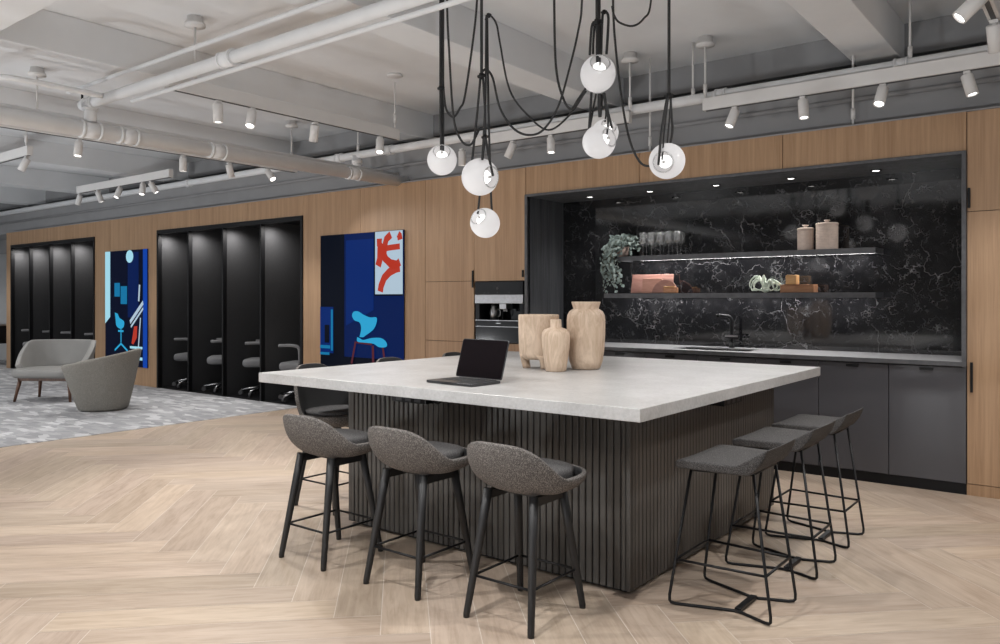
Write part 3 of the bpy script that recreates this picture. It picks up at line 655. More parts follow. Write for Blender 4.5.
shelf(-3.80, -1.48, ZU, 'upper charcoal shelf on the black marble wall')
shelf(-3.95, -1.48, ZL, 'lower charcoal shelf on the black marble wall')
# wine glasses
def wine_glass(loc, label):
    t = thing('wine_glass', label, 'glass', loc, 0, 'wine glasses on the upper shelf')
    b = MB(); b.lathe([(0.0335, 0.0), (0.034, 0.002), (0.012, 0.006), (0.004, 0.012), (0.0035, 0.092), (0.008, 0.100)], (0,0,0), 20); b.build('stem_and_foot', M['glass'], t)
    b = MB(); b.lathe([(0.004, 0.0985), (0.022, 0.108), (0.038, 0.130), (0.042, 0.152), (0.038, 0.190), (0.032, 0.222), (0.0308, 0.222), (0.0366, 0.190), (0.0406, 0.152), (0.0366, 0.131), (0.021, 0.110), (0.003, 0.101)], (0,0,0), 24); b.build('bowl', M['glass'], t)
    return t
g0 = None
ords = ['first', 'second', 'third', 'fourth', 'fifth']
for r, (yy, off) in enumerate(((6.815, 0.0), (6.92, 0.045))):
    for i in range(5):
        x = at_y(643+8.6*i+(3.5 if r else 0), yy); lab = 'clear wine glass, %s from the left in the %s row on the upper shelf' % (ords[i], ('front', 'rear')[r])
        if g0 is None: g0 = wine_glass((x, yy, ZU+0.001), lab)
        else: dup(g0, (x, yy, ZU+0.001), 0, lab)
# canisters
def canister(loc, r, h, label):
    t = thing('lidded_canister', label, 'canister', loc)
    prof = [(r*0.93, 0)]
    n = 15
    for i in range(n):
        z = h*(i+0.1)/n; prof += [(r, z), (r, z+h*0.62/n), (r*0.975, z+h*0.72/n), (r*0.975, z+h*0.9/n)]
    prof += [(r*0.98, h)]
    b = MB(); b.lathe(prof, (0,0,0), 36, smooth=False); b.build('body', M['ceramic'], t)
    b = MB(); b.lathe([(r*1.02, h+0.001), (r*1.03, h+0.010), (r*0.95, h+0.018), (0.01, h+0.020)], (0,0,0), 36); l = b.build('lid', M['ceramic'], t)
    b = MB(); b.lathe([(0.016, h+0.0195), (0.014, h+0.030), (0.026, h+0.036), (0.024, h+0.044), (0.004, h+0.046)], (0,0,0), 20); b.build('knob', M['ceramic'], l)
YS = 6.87
canister((at_y(805.5, YS), YS, ZU+0.001), 0.066, 0.172, 'smaller ribbed beige canister with lid on the upper shelf')
canister((at_y(827, YS+0.0), YS, ZU+0.001), 0.088, 0.205, 'larger ribbed beige canister with lid at the right of the upper shelf')
# trailing plant
px0 = at_y(621.5, 6.86)
t = thing('trailing_plant', 'trailing plant with round grey green leaves at the left end of the upper shelf', 'plant', (px0+0.0, 6.88, ZU+0.001))
b = MB(); b.lathe([(0.045, 0), (0.058, 0.03), (0.064, 0.10), (0.060, 0.10), (0.054, 0.06), (0.01, 0.05)], (0,0,0), 24); b.build('pot', M['pot'], t)
rnd = random.Random(5); lf = MB(); st = MB()
def leaf(p, s, rn):
    nrm = Vector((rn.uniform(-1,1), rn.uniform(-1.4,0.3), rn.uniform(-0.2,1))).normalized(); u = nrm.orthogonal().normalized(); w = nrm.cross(u)
    a0 = rn.uniform(0, 6.28); c = p; vs = [c+nrm*s*0.15]
    for k in range(8):
        a = a0+2*PI*k/8; vs.append(c+(u*math.cos(a)*s+w*math.sin(a)*s*0.85))
    lf.add(vs, [(0, 1+k, 1+(k+1) % 8) for k in range(8)], True)
for i in range(46):
    a = rnd.uniform(0, 2*PI); trail = i < 15
    if trail:
        ln = rnd.uniform(0.12, 0.36); dx = rnd.uniform(-0.12, 0.02); dy = rnd.uniform(-0.22, -0.10)
        P = catmull([(0, 0, 0.09), (dx*0.5, dy*0.6, 0.15), (dx*0.9, dy, 0.06), (dx+rnd.uniform(-0.03, .06), dy-0.02, -ln*0.5), (dx+rnd.uniform(-0.01, .08), dy-0.015, -ln)], 4)
    else:
        r = rnd.uniform(0.05, 0.15); dy = max(-0.20, min(0.12, r*math.sin(a)))
        P = catmull([(0, 0, 0.09), (0.5*r*math.cos(a), 0.5*dy, 0.09+rnd.uniform(0.05, 0.13)), (r*math.cos(a), dy, 0.09+rnd.uniform(0.0, 0.12)), (r*1.1*math.cos(a), dy*1.1, 0.09+rnd.uniform(-0.08, 0.07))], 4)
    st.tube(P, 0.0022, 5)
    for j in range(2, len(P)):
        for q in range(2):
            o = Vector((rnd.uniform(-.02, .02), rnd.uniform(-.02, .02), rnd.uniform(-.018, .018)))
            if P[j].y+o.y < 0.14: leaf(P[j]+o, rnd.uniform(0.011, 0.020), rnd)
st.build('stems', M['stem'], t); o = lf.build('foliage', M['leaf'], t); o['kind'] = 'stuff'
# boards leaning on the lower shelf
def leanbox(name, mat, x0, x1, h, th, yfoot, tilt, label, shape=None):
    t = tag(MB().prism(shape or rect(0, x1-x0, 0, h), 0, th, Matrix(((1,0,0,0),(0,math.sin(tilt),-math.cos(tilt),0),(0,math.cos(tilt),math.sin(tilt),0),(0,0,0,1)))).build(name, M[mat], None, (x0, yfoot, ZL+0.0015), bevel=0.003), label, 'cutting board')
    return t
xa, xb2 = at_y(631, 6.94), at_y(672, 6.94)
leanbox('cutting_board', 'board_pink', xa, xb2, 0.185, 0.02, 6.95, 0.22, 'large rosy cutting board leaning at the back of the lower shelf')
xa = at_y(642, 6.90)
leanbox('serving_board', 'board_pale', xa, xa+0.20, 0.145, 0.016, 6.905, 0.22, 'pale rectangular serving board leaning in front of the large rosy board')
xa = at_y(655, 6.86); 
half = [(0.26*(1-0.0)*1.0*0.5*(1+math.cos(math.radians(a)))*1.0, 0.13*math.sin(math.radians(a))) for a in range(0, 181, 12)]
leanbox('round_edge_board', 'board_pink', xa-0.03, xa+0.2, 0.13, 0.016, 6.865, 0.22, 'half round rosy board leaning in front of the pale board', half)
xa = at_y(664, 6.80)
t = thing('wooden_scoop', 'short brown wooden scoop with pale rim at the right of the boards', 'scoop', (xa, 6.81, ZL+0.001))
b = MB(); b.box(0, 0.145, -0.04, 0.0, 0, 0.052); b.build('block', M['box_wood'], t, bevel=0.012, seg=3)
b = MB(); b.box(0.0, 0.12, -0.032, -0.012, 0.0525, 0.066); b.build('pale_rim', M['block_wood'], t, bevel=0.006)
# air plant
xa = at_y(765.5, 6.86)
t = thing('air_plant', 'pale curly air plant lying on the lower shelf', 'plant', (xa, 6.86, ZL+0.001))
b = MB(); b.lathe([(0.012, 0.0), (0.028, 0.012), (0.024, 0.035), (0.008, 0.05)], (0,0,0), 16); b.build('plant_base', M['airleaf'], t)
rnd = random.Random(3)
for i in range(15):
    a = 2*PI*i/15+rnd.uniform(-.2, .2); r = rnd.uniform(0.10, 0.165); up = rnd.uniform(0.05, 0.13); yk = 0.62
    P = catmull([(0, 0, 0.025), (0.45*r*math.cos(a), 0.45*r*yk*math.sin(a), 0.03+up*0.9), (0.85*r*math.cos(a), 0.85*r*yk*math.sin(a), 0.02+up*0.85), (r*math.cos(a), r*yk*math.sin(a), 0.022+up*0.3), (0.8*r*math.cos(a+.3), 0.8*r*yk*math.sin(a+.3), 0.018), (0.62*r*math.cos(a+.5), 0.62*r*yk*math.sin(a+.5), 0.03)], 5)
    m = len(P); lf = MB(); w = [0.0085*(1-0.80*j/m)+0.0012 for j in range(m)]
    lf.tube(P, w, 6); lf.build('leaf', M['airleaf'], t)
xa, xc = at_y(782, 6.87), at_y(815.5, 6.87)
t = thing('wooden_box', 'low orange brown wooden box at the right of the lower shelf', 'box', (xa, 6.87, ZL+0.001))
b = MB(); b.box(0, xc-xa, -0.05, 0.07, 0, 0.060); b.build('box_body', M['box_wood'], t, bevel=0.004)
b = MB(); b.box(0.001, xc-xa-0.001, -0.049, 0.069, 0.0605, 0.069); b.build('lid', M['box_wood'], t, bevel=0.003)
b = MB(); b.box(0, 0.092, -0.04, 0.045, 0, 0.080); o = b.build('wooden_block', M['block_wood'], None, (at_y(787, 6.87), 6.87, ZL+0.0715), bevel=0.006); tag(o, 'small golden wood block sitting on top of the low wooden box', 'block')
# ---------------------------------------------------------------- island
TX0, TX1, TY0, TY1, TZ, TT = -4.19, -1.55, 2.95, 5.52, 0.922, 0.058
BX0, BX1, BY0, BY1 = -3.69, -1.775, 3.265, 5.21
t = thing('kitchen_island', 'large square island with a pale concrete top and dark slatted base', 'kitchen island', ((TX0+TX1)/2, (TY0+TY1)/2, 0))
ox, oy = (TX0+TX1)/2, (TY0+TY1)/2
b = MB(); b.box(TX0-ox, TX1-ox, TY0-oy, TY1-oy, TZ-TT, TZ); b.build('top', M['concrete'], t, bevel=0.003)
b = MB(); b.box(BX0-ox+0.012, BX1-ox-0.012, BY0-oy+0.012, BY1-oy-0.012, 0.015, TZ-TT-0.001); b.build('core', M['slat_back'], t)
b = MB(); p = 0.0385; hz0, hz1 = 0.022, TZ-TT-0.0015
def slatrow(n0, n1, fn):
    n = int(round((n1-n0)/p)); q = (n1-n0)/n
    for i in range(n):
        a = n0+q*i+q*0.09; c = n0+q*(i+1)-q*0.09; fn(a, c)
for nm_, fn, a, c in (('slats_front', lambda a, c: b.prism([(a-ox, BY0-oy+0.0125), (a-ox, BY0-oy-0.008), (a-ox+0.004, BY0-oy-0.012), (c-ox-0.004, BY0-oy-0.012), (c-ox, BY0-oy-0.008), (c-ox, BY0-oy+0.0125)], hz0, hz1), BX0, BX1),
                      ('slats_back', lambda a, c: b.box(a-ox, c-ox, BY1-oy-0.0125, BY1-oy+0.012, hz0, hz1), BX0, BX1),
                      ('slats_right', lambda a, c: b.box(BX1-ox-0.0125, BX1-ox+0.012, a-oy, c-oy, hz0, hz1), BY0, BY1),
                      ('slats_left', lambda a, c: b.box(BX0-ox-0.012, BX0-ox+0.0125, a-oy, c-oy, hz0, hz1), BY0, BY1)):
    b = MB(); slatrow(a, c, fn); b.build(nm_, M['slat'], t)
for x, y in ((BX0, BY0), (BX1, BY0), (BX1, BY1), (BX0, BY1)):
    b = MB(); b.box(x-ox-0.012, x-ox+0.012, y-oy-0.012, y-oy+0.012, hz0, hz1); b.build('corner_post', M['slat'], t)
b = MB(); b.box(BX0-ox+0.03, BX1-ox-0.03, BY0-oy+0.03, BY1-oy-0.03, 0, 0.0149); b.build('plinth', M['black_frame'], t)
# power boxes under the overhang
def power(loc, rz, label):
    t = thing('power_box', label, 'power outlet', loc, rz)
    b = MB(); b.box(-0.13, 0.13, -0.05, 0.05, -0.05, 0); b.build('housing', M['black_metal'], t, bevel=0.004)
    b = MB(); 
    for x in (-0.07, 0.0, 0.07): b.box(x-0.022, x+0.022, -0.052, -0.0502, -0.042, -0.010)
    b.build('sockets', M['chair_frame'], t)
    b = MB(); b.tube(catmull([(0.131, 0, -0.03), (0.17, 0, -0.045), (0.21, 0.01, -0.02), (0.24, 0.02, -0.004)]), 0.006, 8); b.build('cord', M['black_metal'], t)
power((at_y(412, 3.12), 3.14, TZ-TT-0.0005), 0, 'small black power box under the front overhang of the island')
power((-1.66, at_x(728, -1.64), TZ-TT-0.0005), PI/2, 'small black power box under the right overhang of the island')

# laptop
t = thing('laptop', 'open dark grey laptop on the island near the front edge', 'laptop', (-2.79, 3.256, TZ+0.0005), math.radians(-4))
b = MB(); b.prism([(q[0], q[1]+0.010) for q in rrect(0.350, 0.23, 0.012)], 0.002, 0.015); bs = b.build('base', M['laptop'], t, bevel=0.002)
b = MB()
for r in range(5):
    for c in range(13): b.box(-0.145+c*0.0225, -0.145+c*0.0225+0.0185, 0.082-r*0.022-0.018, 0.082-r*0.022, 0.0151, 0.0162)
b.build('keyboard', M['keys'], bs)
b = MB(); b.prism([(q[0], q[1]-0.075) for q in rrect(0.12, 0.075, 0.006)], 0.0151, 0.0156); b.build('trackpad', M['laptop'], bs)
tl = math.radians(17)
mt = Matrix.Translation((0, 0.125, 0.014)) @ Matrix.Rotation(-tl, 4, 'X') @ Matrix.Rotation(PI/2, 4, 'X')
b = MB(); b.prism([(q[0], q[1]+0.115) for q in rrect(0.350, 0.222, 0.012)], -0.006, 0.0, mt); sc = b.build('lid', M['laptop'], t)
b = MB(); b.prism([(q[0], q[1]+0.115) for q in rrect(0.342, 0.214, 0.010)], 0.0002, 0.0012, mt); b.build('screen', M['glass_dark'], sc)
b = MB(); b.cyl((-0.14, 0.122, 0.011), (0.14, 0.122, 0.011), 0.006); b.build('hinge', M['keys'], t)

# carved wooden vessels
def vessel(name, loc, prof, inner, label, wob=0.0):
    t = thing(name, label, 'vase', loc)
    b = MB(); b.lathe(prof, (0,0,0), 48, cap=False); b.build('body', M['pale_wood'], t)
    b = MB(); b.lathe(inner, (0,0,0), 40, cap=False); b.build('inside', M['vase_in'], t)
    return t
Zt = TZ+0.0006
vessel('wooden_vase', (-2.72, 4.422, Zt), [(0.001, 0.0), (0.080, 0.0), (0.092, 0.006), (0.108, 0.05), (0.120, 0.13), (0.125, 0.22), (0.126, 0.32), (0.122, 0.352), (0.110, 0.376), (0.092, 0.389), (0.083, 0.394), (0.087, 0.410), (0.095, 0.434), (0.094, 0.440), (0.086, 0.440), (0.080, 0.436)],
       [(0.080, 0.436), (0.072, 0.40), (0.07, 0.37), (0.10, 0.33), (0.10, 0.05), (0.001, 0.04)], 'tallest pale wooden vase with a flared neck on the island')
vessel('wooden_bottle', (-2.785, 4.165, Zt), [(0.001, 0.0), (0.060, 0.0), (0.066, 0.005), (0.076, 0.07), (0.087, 0.15), (0.091, 0.215), (0.087, 0.245), (0.072, 0.266), (0.042, 0.275), (0.036, 0.28), (0.035, 0.325), (0.032, 0.329), (0.026, 0.327)],
       [(0.026, 0.327), (0.026, 0.27), (0.07, 0.22), (0.06, 0.05), (0.001, 0.04)], 'smallest pale wooden bottle vase in front of the two larger vessels')
t = thing('footed_pot', 'wide pale wooden pot on three carved feet beside the vases', 'vase', (-3.005, 4.29, Zt))
b = MB(); b.lathe([(0.001, 0.062), (0.09, 0.060), (0.118, 0.074), (0.128, 0.10), (0.132, 0.16), (0.134, 0.25), (0.135, 0.335), (0.134, 0.352), (0.128, 0.355), (0.120, 0.350)], (0,0,0), 48, cap=False); b.build('body', M['pale_wood'], t)
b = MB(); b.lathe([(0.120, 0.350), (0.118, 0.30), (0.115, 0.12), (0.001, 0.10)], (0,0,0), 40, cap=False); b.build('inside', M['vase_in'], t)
for k in range(3):
    a0 = math.radians(-150+120*k); b = MB()
    def ft(i, j, a0=a0):
        a = a0+math.radians(-34+68*i/10); z = 0.092*j/5; s = 0.5+0.5*(j/5)**1.6; a = a0+(a-a0)*s
        return None
    pr = []
    for j in range(6):
        z = 0.09*j/5; hw = math.radians(14+20*(j/5)**2); ro = 0.105+0.022*(j/5)
        pr.append((z, hw, ro))
    vs = []; n = 7
    for z, hw, ro in pr:
        ring = [(ro*math.cos(a0-hw+2*hw*i/(n-1)), ro*math.sin(a0-hw+2*hw*i/(n-1)), z) for i in range(n)] + [((ro-0.05)*math.cos(a0+hw-2*hw*i/(n-1)), (ro-0.05)*math.sin(a0+hw-2*hw*i/(n-1)), z) for i in range(n)]
        vs += ring
    m = 2*n; fs = [(j*m+i, j*m+(i+1) % m, (j+1)*m+(i+1) % m, (j+1)*m+i) for j in range(5) for i in range(m)]
    fs += [tuple(range(m-1, -1, -1)), tuple(range(5*m, 6*m))]
    b.add(vs, fs, True); b.build('foot', M['pale_wood'], t)

# ---------------------------------------------------------------- stools
def shell_stool(label, loc, rz, hb, group, dark=False):
    t = thing('bar_stool', label, 'bar stool', loc, rz, group)
    z0 = 0.535; rx, ry = 0.258, 0.235; hf = 0.090
    lean = 0.10 if hb < 0.3 else 0.20
    def rim(th):
        s = (1-math.sin(th))/2
        return hf+(hb-hf)*ease(0.60, 1.0, s)
    nu = 56
    def fn(i, j):
        th = 2*PI*i/nu; tt = j/12; ph = tt*PI/2
        c, s = math.cos(th), math.sin(th); e = 0.86
        R = 1.0/((abs(c)**2.4+abs(s)**2.4)**(1/2.4))
        rr = math.sin(ph)**0.62*R; h = rim(th); z = h*(1-math.cos(ph))**1.0
        x = rx*rr*c; y = ry*rr*s
        bk = max(0, -s)
        y -= lean*bk*max(0, z-0.05); y += 0.015
        return (x, y, z0+z)
    b = MB(); b.grid(fn, nu, 13, True); b.f.append(tuple(range(nu-1, -1, -1))); b.s.append(True); b.mi.append(0)
    b.build('shell', [M['tweed'] if not dark else M['tweed'], M['lining']], t, solid=0.024, bevel=0.006)
    e2 = [(0.200*math.copysign(abs(math.cos(a))**0.8, math.cos(a)), 0.19*math.copysign(abs(math.sin(a))**0.8, math.sin(a))+0.012) for a in [2*PI*k/32 for k in range(32)]]
    b = MB(); b.prism(e2, z0+0.062, z0+0.112, smooth=True); b.build('seat_pad', M['pad'], t, bevel=0.018, seg=4)
    tops = {}
    for sx in (-1, 1):
        for sy in (-1, 1):
            tp = Vector((0.122*sx, 0.108*sy, z0+0.014)); bt = Vector((0.172*sx, 0.198*sy, 0.0)); tops[(sx, sy)] = (tp, bt)
            b = MB(); b.tube([tp, tp.lerp(bt, 0.35), bt+Vector((0, 0, 0.012)), bt], [0.0205, 0.0195, 0.0148, 0.0140], 12); b.build('leg', M['black_wood'], t)
    b = MB()
    for sx in (-1, 1):
        p = tops[(sx, -1)][0]; q = tops[(sx, 1)][0]; b.box(p.x-0.012, p.x+0.012, p.y, q.y, z0-0.030, z0+0.010)
    b.box(-0.122, 0.122, -0.012, 0.012, z0-0.02, z0+0.006)
    b.build('seat_rail', M['black_wood'], t, bevel=0.004)
    def at(k, z): tp, bt = tops[k]; return bt.lerp(tp, z/tp.z)
    for a, c in (((-1,-1),(1,-1)), ((1,-1),(1,1)), ((1,1),(-1,1)), ((-1,1),(-1,-1))):
        b = MB(); b.cyl(at(a, 0.178), at(c, 0.178), 0.0058, n=10); b.build('foot_rung', M['black_metal'], t)
    return t
gA = 'tweed shell stools along the island front'
A = shell_stool('tweed shell stool at the island front, nearest the island corner', (-2.04, 2.81, 0), 0, 0.240, gA)
dup(A, (-2.685, 2.82, 0), 0.0, 'tweed shell stool in the middle of the three along the island front', gA)
dup(A, (-3.335, 2.81, 0), 0.0, 'tweed shell stool at the island front, farthest left of the three', gA)
gC = 'high backed stools along the left side of the island'
C = shell_stool('high backed dark stool facing the left side of the island, nearest the front row', (-4.115, 3.50, 0), -PI/2, 0.395, gC, True)
dup(C, (-4.115, 4.24, 0), -PI/2, 'high backed dark stool, middle of three at the far left side of the island', gC)
dup(C, (-4.115, 4.98, 0), -PI/2, 'high backed dark stool at the left side of the island, nearest the oak wall', gC)

def wire_stool(label, loc, rz, group):
    t = thing('wire_stool', label, 'bar stool', loc, rz, group)
    # local: front (+y) faces the island
    nx, ny = 21, 19
    def top(i, j):
        u = i/(nx-1)*2-1; v = j/(ny-1)          # v 0 back .. 1 front
        y = -0.215+0.388*v
        wide = 0.238*(1-0.10*(1-v)**2); 
        x = wide*u*(1-0.10*max(0, 0.2-v)/0.2*abs(u))
        z = 0.666 + 0.004*u*u + 0.080*(max(0.0, 0.32-v)/0.32)**1.2 - 0.006*ease(0.9, 1.0, v)
        if v < 0.12: y -= 0.012*(0.12-v)/0.12
        return (x, y, z)
    def bot(i, j):
        v = j/(ny-1); x, y, z = top(i, j); zb = 0.630 + 0.092*(max(0.0, 0.15-v)/0.15)**1.1
        return (x*0.985, y + (0.012 if v == 0 else 0), min(zb, z-0.014))
    b = MB(); b.grid(top, nx, ny); b.grid(bot, nx, ny); n2 = nx*ny
    b.f = b.f[:len(b.f)//2] + [q[::-1] for q in b.f[len(b.f)//2:]]
    rim = [i for i in range(nx)] + [j*nx+nx-1 for j in range(1, ny)] + [(ny-1)*nx+i for i in range(nx-2, -1, -1)] + [j*nx for j in range(ny-2, 0, -1)]
    for q in range(len(rim)):
        p1, p2 = rim[q], rim[(q+1) % len(rim)]; b.f.append((p2, p1, n2+p1, n2+p2)); b.s.append(True); b.mi.append(0)
    b.build('seat', [M['dark_tweed']], t, bevel=0.009, seg=3)
    r = 0.0068
    fl, fr_ = (-0.195, 0.225), (0.195, 0.225); kl, kr = (-0.165, -0.232), (0.165, -0.232)
    Tf = lambda s: Vector((0.150*s, 0.135, 0.617)); Tb = lambda s: Vector((0.140*s, -0.145, 0.628))
    z = r
    feet = {}
    for s in (-1, 1):
        F = Vector((0.197*s, 0.225, z)); K = Vector((0.166*s, -0.232, z)); Mi = Vector((0.098*s, -0.06, z))
        def rnd_(a, c, d, rr=0.035):
            u = (a-c).normalized(); w = (d-c).normalized()
            return [c+u*rr, c+u*rr*0.35+w*rr*0.35*0.35, c+w*rr*0.35+u*rr*0.35*0.35, c+w*rr]
        P = [Tf(s)] + rnd_(Tf(s), F, Mi) + [Mi+(F-Mi).normalized()*0.02, Mi+(K-Mi).normalized()*0.02] + rnd_(Mi, K, Tb(s)) + [Tb(s)]
        b = MB(); b.tube(P, r, 10); b.build('wire_frame', M['black_metal'], t); feet[s] = (F, K)
    b = MB(); b.box(-0.100, 0.100, -0.075, -0.045, 0.002, 0.020); b.build('cross_plate', M['black_metal'], t, bevel=0.003)
    zz = 0.205
    pt = lambda a, c: a.lerp(c, (zz-a.z)/(c.z-a.z))
    Q = {(s, 1): pt(feet[s][0], Tf(s)) for s in (-1, 1)}; Q.update({(s, -1): pt(feet[s][1], Tb(s)) for s in (-1, 1)})
    for a, c in (((-1,-1),(1,-1)), ((1,-1),(1,1)), ((1,1),(-1,1)), ((-1,1),(-1,-1))):
        b = MB(); b.cyl(Q[a], Q[c], r*0.9, n=10); b.build('foot_rung', M['black_metal'], t)
    b = MB()
    for s in (-1, 1): b.tube([Tf(s)+Vector((0,0,-0.004)), Tb(s)+Vector((0,0,-0.004))], r, 8)
    b.tube([Tf(-1), Tf(1)], r, 8); b.tube([Tb(-1), Tb(1)], r, 8); b.build('seat_frame', M['black_metal'], t)
    return t
gB = 'wire framed stools along the right side of the island'
B = wire_stool('black wire framed saddle stool, nearest of three at the right side of the island', (-1.36, 3.48, 0), PI/2, gB)
dup(B, (-1.365, 4.155, 0), PI/2, 'black wire framed saddle stool, middle of three at the right side of the island', gB)
dup(B, (-1.37, 4.765, 0), PI/2, 'black wire framed saddle stool right of the island, nearest the kitchen cabinets', gB)

# ---------------------------------------------------------------- lounge seats
t = thing('lounge_settee', 'grey leather two seat settee on walnut legs in front of the far booths', 'settee', (-11.45, 4.80, 0.0045), math.radians(35))
nu = 40
def sback(i, j):        # wrap-round back: front of settee is -y
    a = math.radians(-32+244*i/(nu-1)); v = j/8
    R = 0.58
    x = 0.50*math.copysign(abs(math.cos(a))**0.9, math.cos(a)); y = 0.36*math.copysign(abs(math.sin(a))**0.9, math.sin(a))+0.02
    side = abs(math.cos(a))
    h = 0.80-0.33*ease(0.45, -0.55, math.sin(a))
    z = 0.36+(h-0.36)*v; k = 0.88+0.15*v**0.8
    return (x*k, y*k, z)
b = MB(); b.grid(sback, nu, 9); b.build('backrest', M['settee'], t, solid=0.07, bevel=0.025, seg=3)
b = MB(); b.prism([(q[0], q[1]-0.045) for q in rrect(0.92, 0.66, 0.20, 7)], 0.32, 0.44, smooth=True); b.build('seat', M['settee'], t, bevel=0.045, seg=4)
b = MB(); b.tube([(0, 0.383, 0.46), (0, 0.396, 0.62), (0, 0.406, 0.80)], 0.004, 6); b.build('seam', M['settee'], t)
b = MB(); b.box(-0.36, 0.36, -0.26, -0.21, 0.275, 0.318); b.box(-0.36, 0.36, 0.17, 0.22, 0.275, 0.318); b.box(-0.36, -0.31, -0.21, 0.17, 0.275, 0.318); b.box(0.31, 0.36, -0.21, 0.17, 0.275, 0.318); b.build('base_frame', M['walnut'], t, bevel=0.006)
for sx in (-1, 1):
    for sy, yy in ((-1, -0.235), (1, 0.195)):
        b = MB(); b.tube([(0.335*sx, yy, 0.30), (0.385*sx, yy+0.05*sy, 0.0)], [0.026, 0.017], 10); b.build('leg', M['walnut'], t)
t = thing('tub_chair', 'taupe felt tub chair turned away from the camera beside the settee', 'armchair', (-9.95, 4.74, 0.0045), math.radians(138))
nu = 44
def tub(i, j):          # open front at +y... wrap round the back
    a = math.radians(-90-148+296*i/(nu-1)); v = j/9
    c, s = math.cos(a), math.sin(a)
    R = 1/((abs(c)**2.6+abs(s)**2.6)**(1/2.6))
    bk = max(0, min(1, (1-s)/2)); h = 0.545+0.20*bk
    k = (0.272+0.150*v**0.9)*R
    return (k*c*1.02, k*s*(1.0+0.10*v*(s > 0)), 0.01+(h-0.01)*v)
b = MB(); b.grid(tub, nu, 10); b.build('shell', M['tub'], t, solid=0.055, bevel=0.02, seg=3)
e = [(0.31*math.copysign(abs(math.cos(x))**0.8, math.cos(x)), 0.31*math.copysign(abs(math.sin(x))**0.8, math.sin(x))) for x in [2*PI*k/36 for k in range(36)]]
b = MB(); b.prism(e, 0.30, 0.41, smooth=True); b.build('seat_cushion', M['tub'], t, bevel=0.03, seg=3)
e = [(q[0]*0.80, q[1]*0.80) for q in e]
b = MB(); b.prism(e, 0.0, 0.299, smooth=True); b.build('base', M['tub'], t, bevel=0.01)
# ---------------------------------------------------------------- ceiling services
def pipe(name, label, cat, pts, r, group=None, n=16, fit=(), rf=1.22, lf=0.05, mt=None):
    t = thing(name, label, cat, pts[0], 0, group); o = Vector(pts[0])
    b = MB(); b.tube([Vector(p)-o for p in pts], r, n); b.build('run', mt or M['pipe'], t)
    for p, d in fit:
        p = Vector(p)-o; d = Vector(d).normalized(); b = MB(); b.cyl(p-d*lf, p+d*lf, r*rf, n=n)
        b.cyl(p-d*lf*1.15, p-d*lf*0.8, r*rf*1.08, n=n); b.cyl(p+d*lf*0.8, p+d*lf*1.15, r*rf*1.08, n=n); b.build('coupling', M['pipe'], t)
    return t
XP, ZP = -6.45, 2.73
t = pipe('main_pipe', 'thick white sprinkler main running toward the oak wall', 'pipe', [(XP, -4.0, ZP), (XP, 6.56, ZP)], 0.062,
     fit=[((XP, 2.97, ZP), (0,1,0)), ((XP, at_x(128, XP), ZP), (0,1,0)), ((XP, at_x(217, XP), ZP), (0,1,0)), ((XP, at_x(353, XP), ZP), (0,1,0))], rf=1.07, lf=0.07)
pipe('side_pipe', 'thin white pipe running just above and behind the thick sprinkler main', 'pipe', [(XP-0.16, -4.0, ZP+0.10), (XP-0.16, 6.56, ZP+0.10)], 0.028)
Y2, Z2 = 2.97, 2.945
t = pipe('branch_pipe', 'white branch pipe rising to the right above the sprinkler main', 'pipe', [(XP-0.14, Y2, Z2), (4.2, Y2, Z2)], 0.041,
     fit=[((XP, Y2, Z2), (1,0,0)), ((-4.55, Y2, Z2), (1,0,0)), ((-2.4, Y2, Z2), (1,0,0))], rf=1.25, lf=0.06)
b = MB(); b.cyl((0.14, 0, -0.15), (0.14, 0, 0), 0.045); b.cyl((0.14, 0, -0.06), (0.14, 0, -0.03), 0.056); b.build('tee_riser', M['pipe'], t)
pipe('upper_conduit', 'thin white conduit above the branch pipe', 'conduit', [(XP-0.35, Y2-0.02, 3.085), (4.2, Y2-0.02, 3.085)], 0.016, n=10)
pipe('lower_conduit', 'thin white conduit just under the branch pipe', 'conduit', [(-5.86, Y2+0.035, 2.878), (4.2, Y2+0.03, 2.882)], 0.016, n=10)
pipe('bent_conduit', 'bent white pipe joining the branch pipe at the upper left', 'conduit', catmull([(-9.0, 2.05, 2.93), (-6.6, 2.17, 2.94), (-6.28, 2.2, 2.95), (-6.17, 2.32, 2.95), (-6.16, 2.6, 2.95), (-6.16, 2.925, 2.95)]), 0.021, n=12)
t = thing('pipe_valve', 'small black valve handle on a stub beside the branch pipe end', 'valve', (XP-0.10, Y2-0.02, Z2+0.04))
b = MB(); b.cyl((0,0,0), (0,0,0.06), 0.009); b.build('spindle', M['black_metal'], t)
b = MB(); b.tube([(-0.022,0,0.06), (0.022,0,0.06)], 0.009, 8); b.build('handle', M['black_metal'], t)
YR, ZR = 6.27, 3.065
t = pipe('wall_pipe', 'long white pipe running along above the oak wall', 'pipe', [(XL+0.1, YR, ZR), (4.3, YR, ZR)], 0.044,
     fit=[((x, YR, ZR), (1,0,0)) for x in (-2.55, -6.45, -7.3, -10.6, -1.2)], rf=1.2, lf=0.04)
b = MB(); x = at_y(357, YR)-(XL+0.1); b.cyl((x, 0, -(ZR-ZP)+0.05), (x, 0, 0), 0.05); b.cyl((x, 0, -0.10), (x, 0, -0.06), 0.062); b.cyl((x, 0, -0.24), (x, 0, -0.20), 0.062); b.build('tee_drop', M['pipe'], t)
pipe('rear_conduit', 'grey conduit fixed along the dark grey wall behind the wall pipe', 'conduit', [(XL+0.2, 6.53, 2.93), (4.3, 6.53, 2.93)], 0.02, n=10, mt=M['grey_wall'])
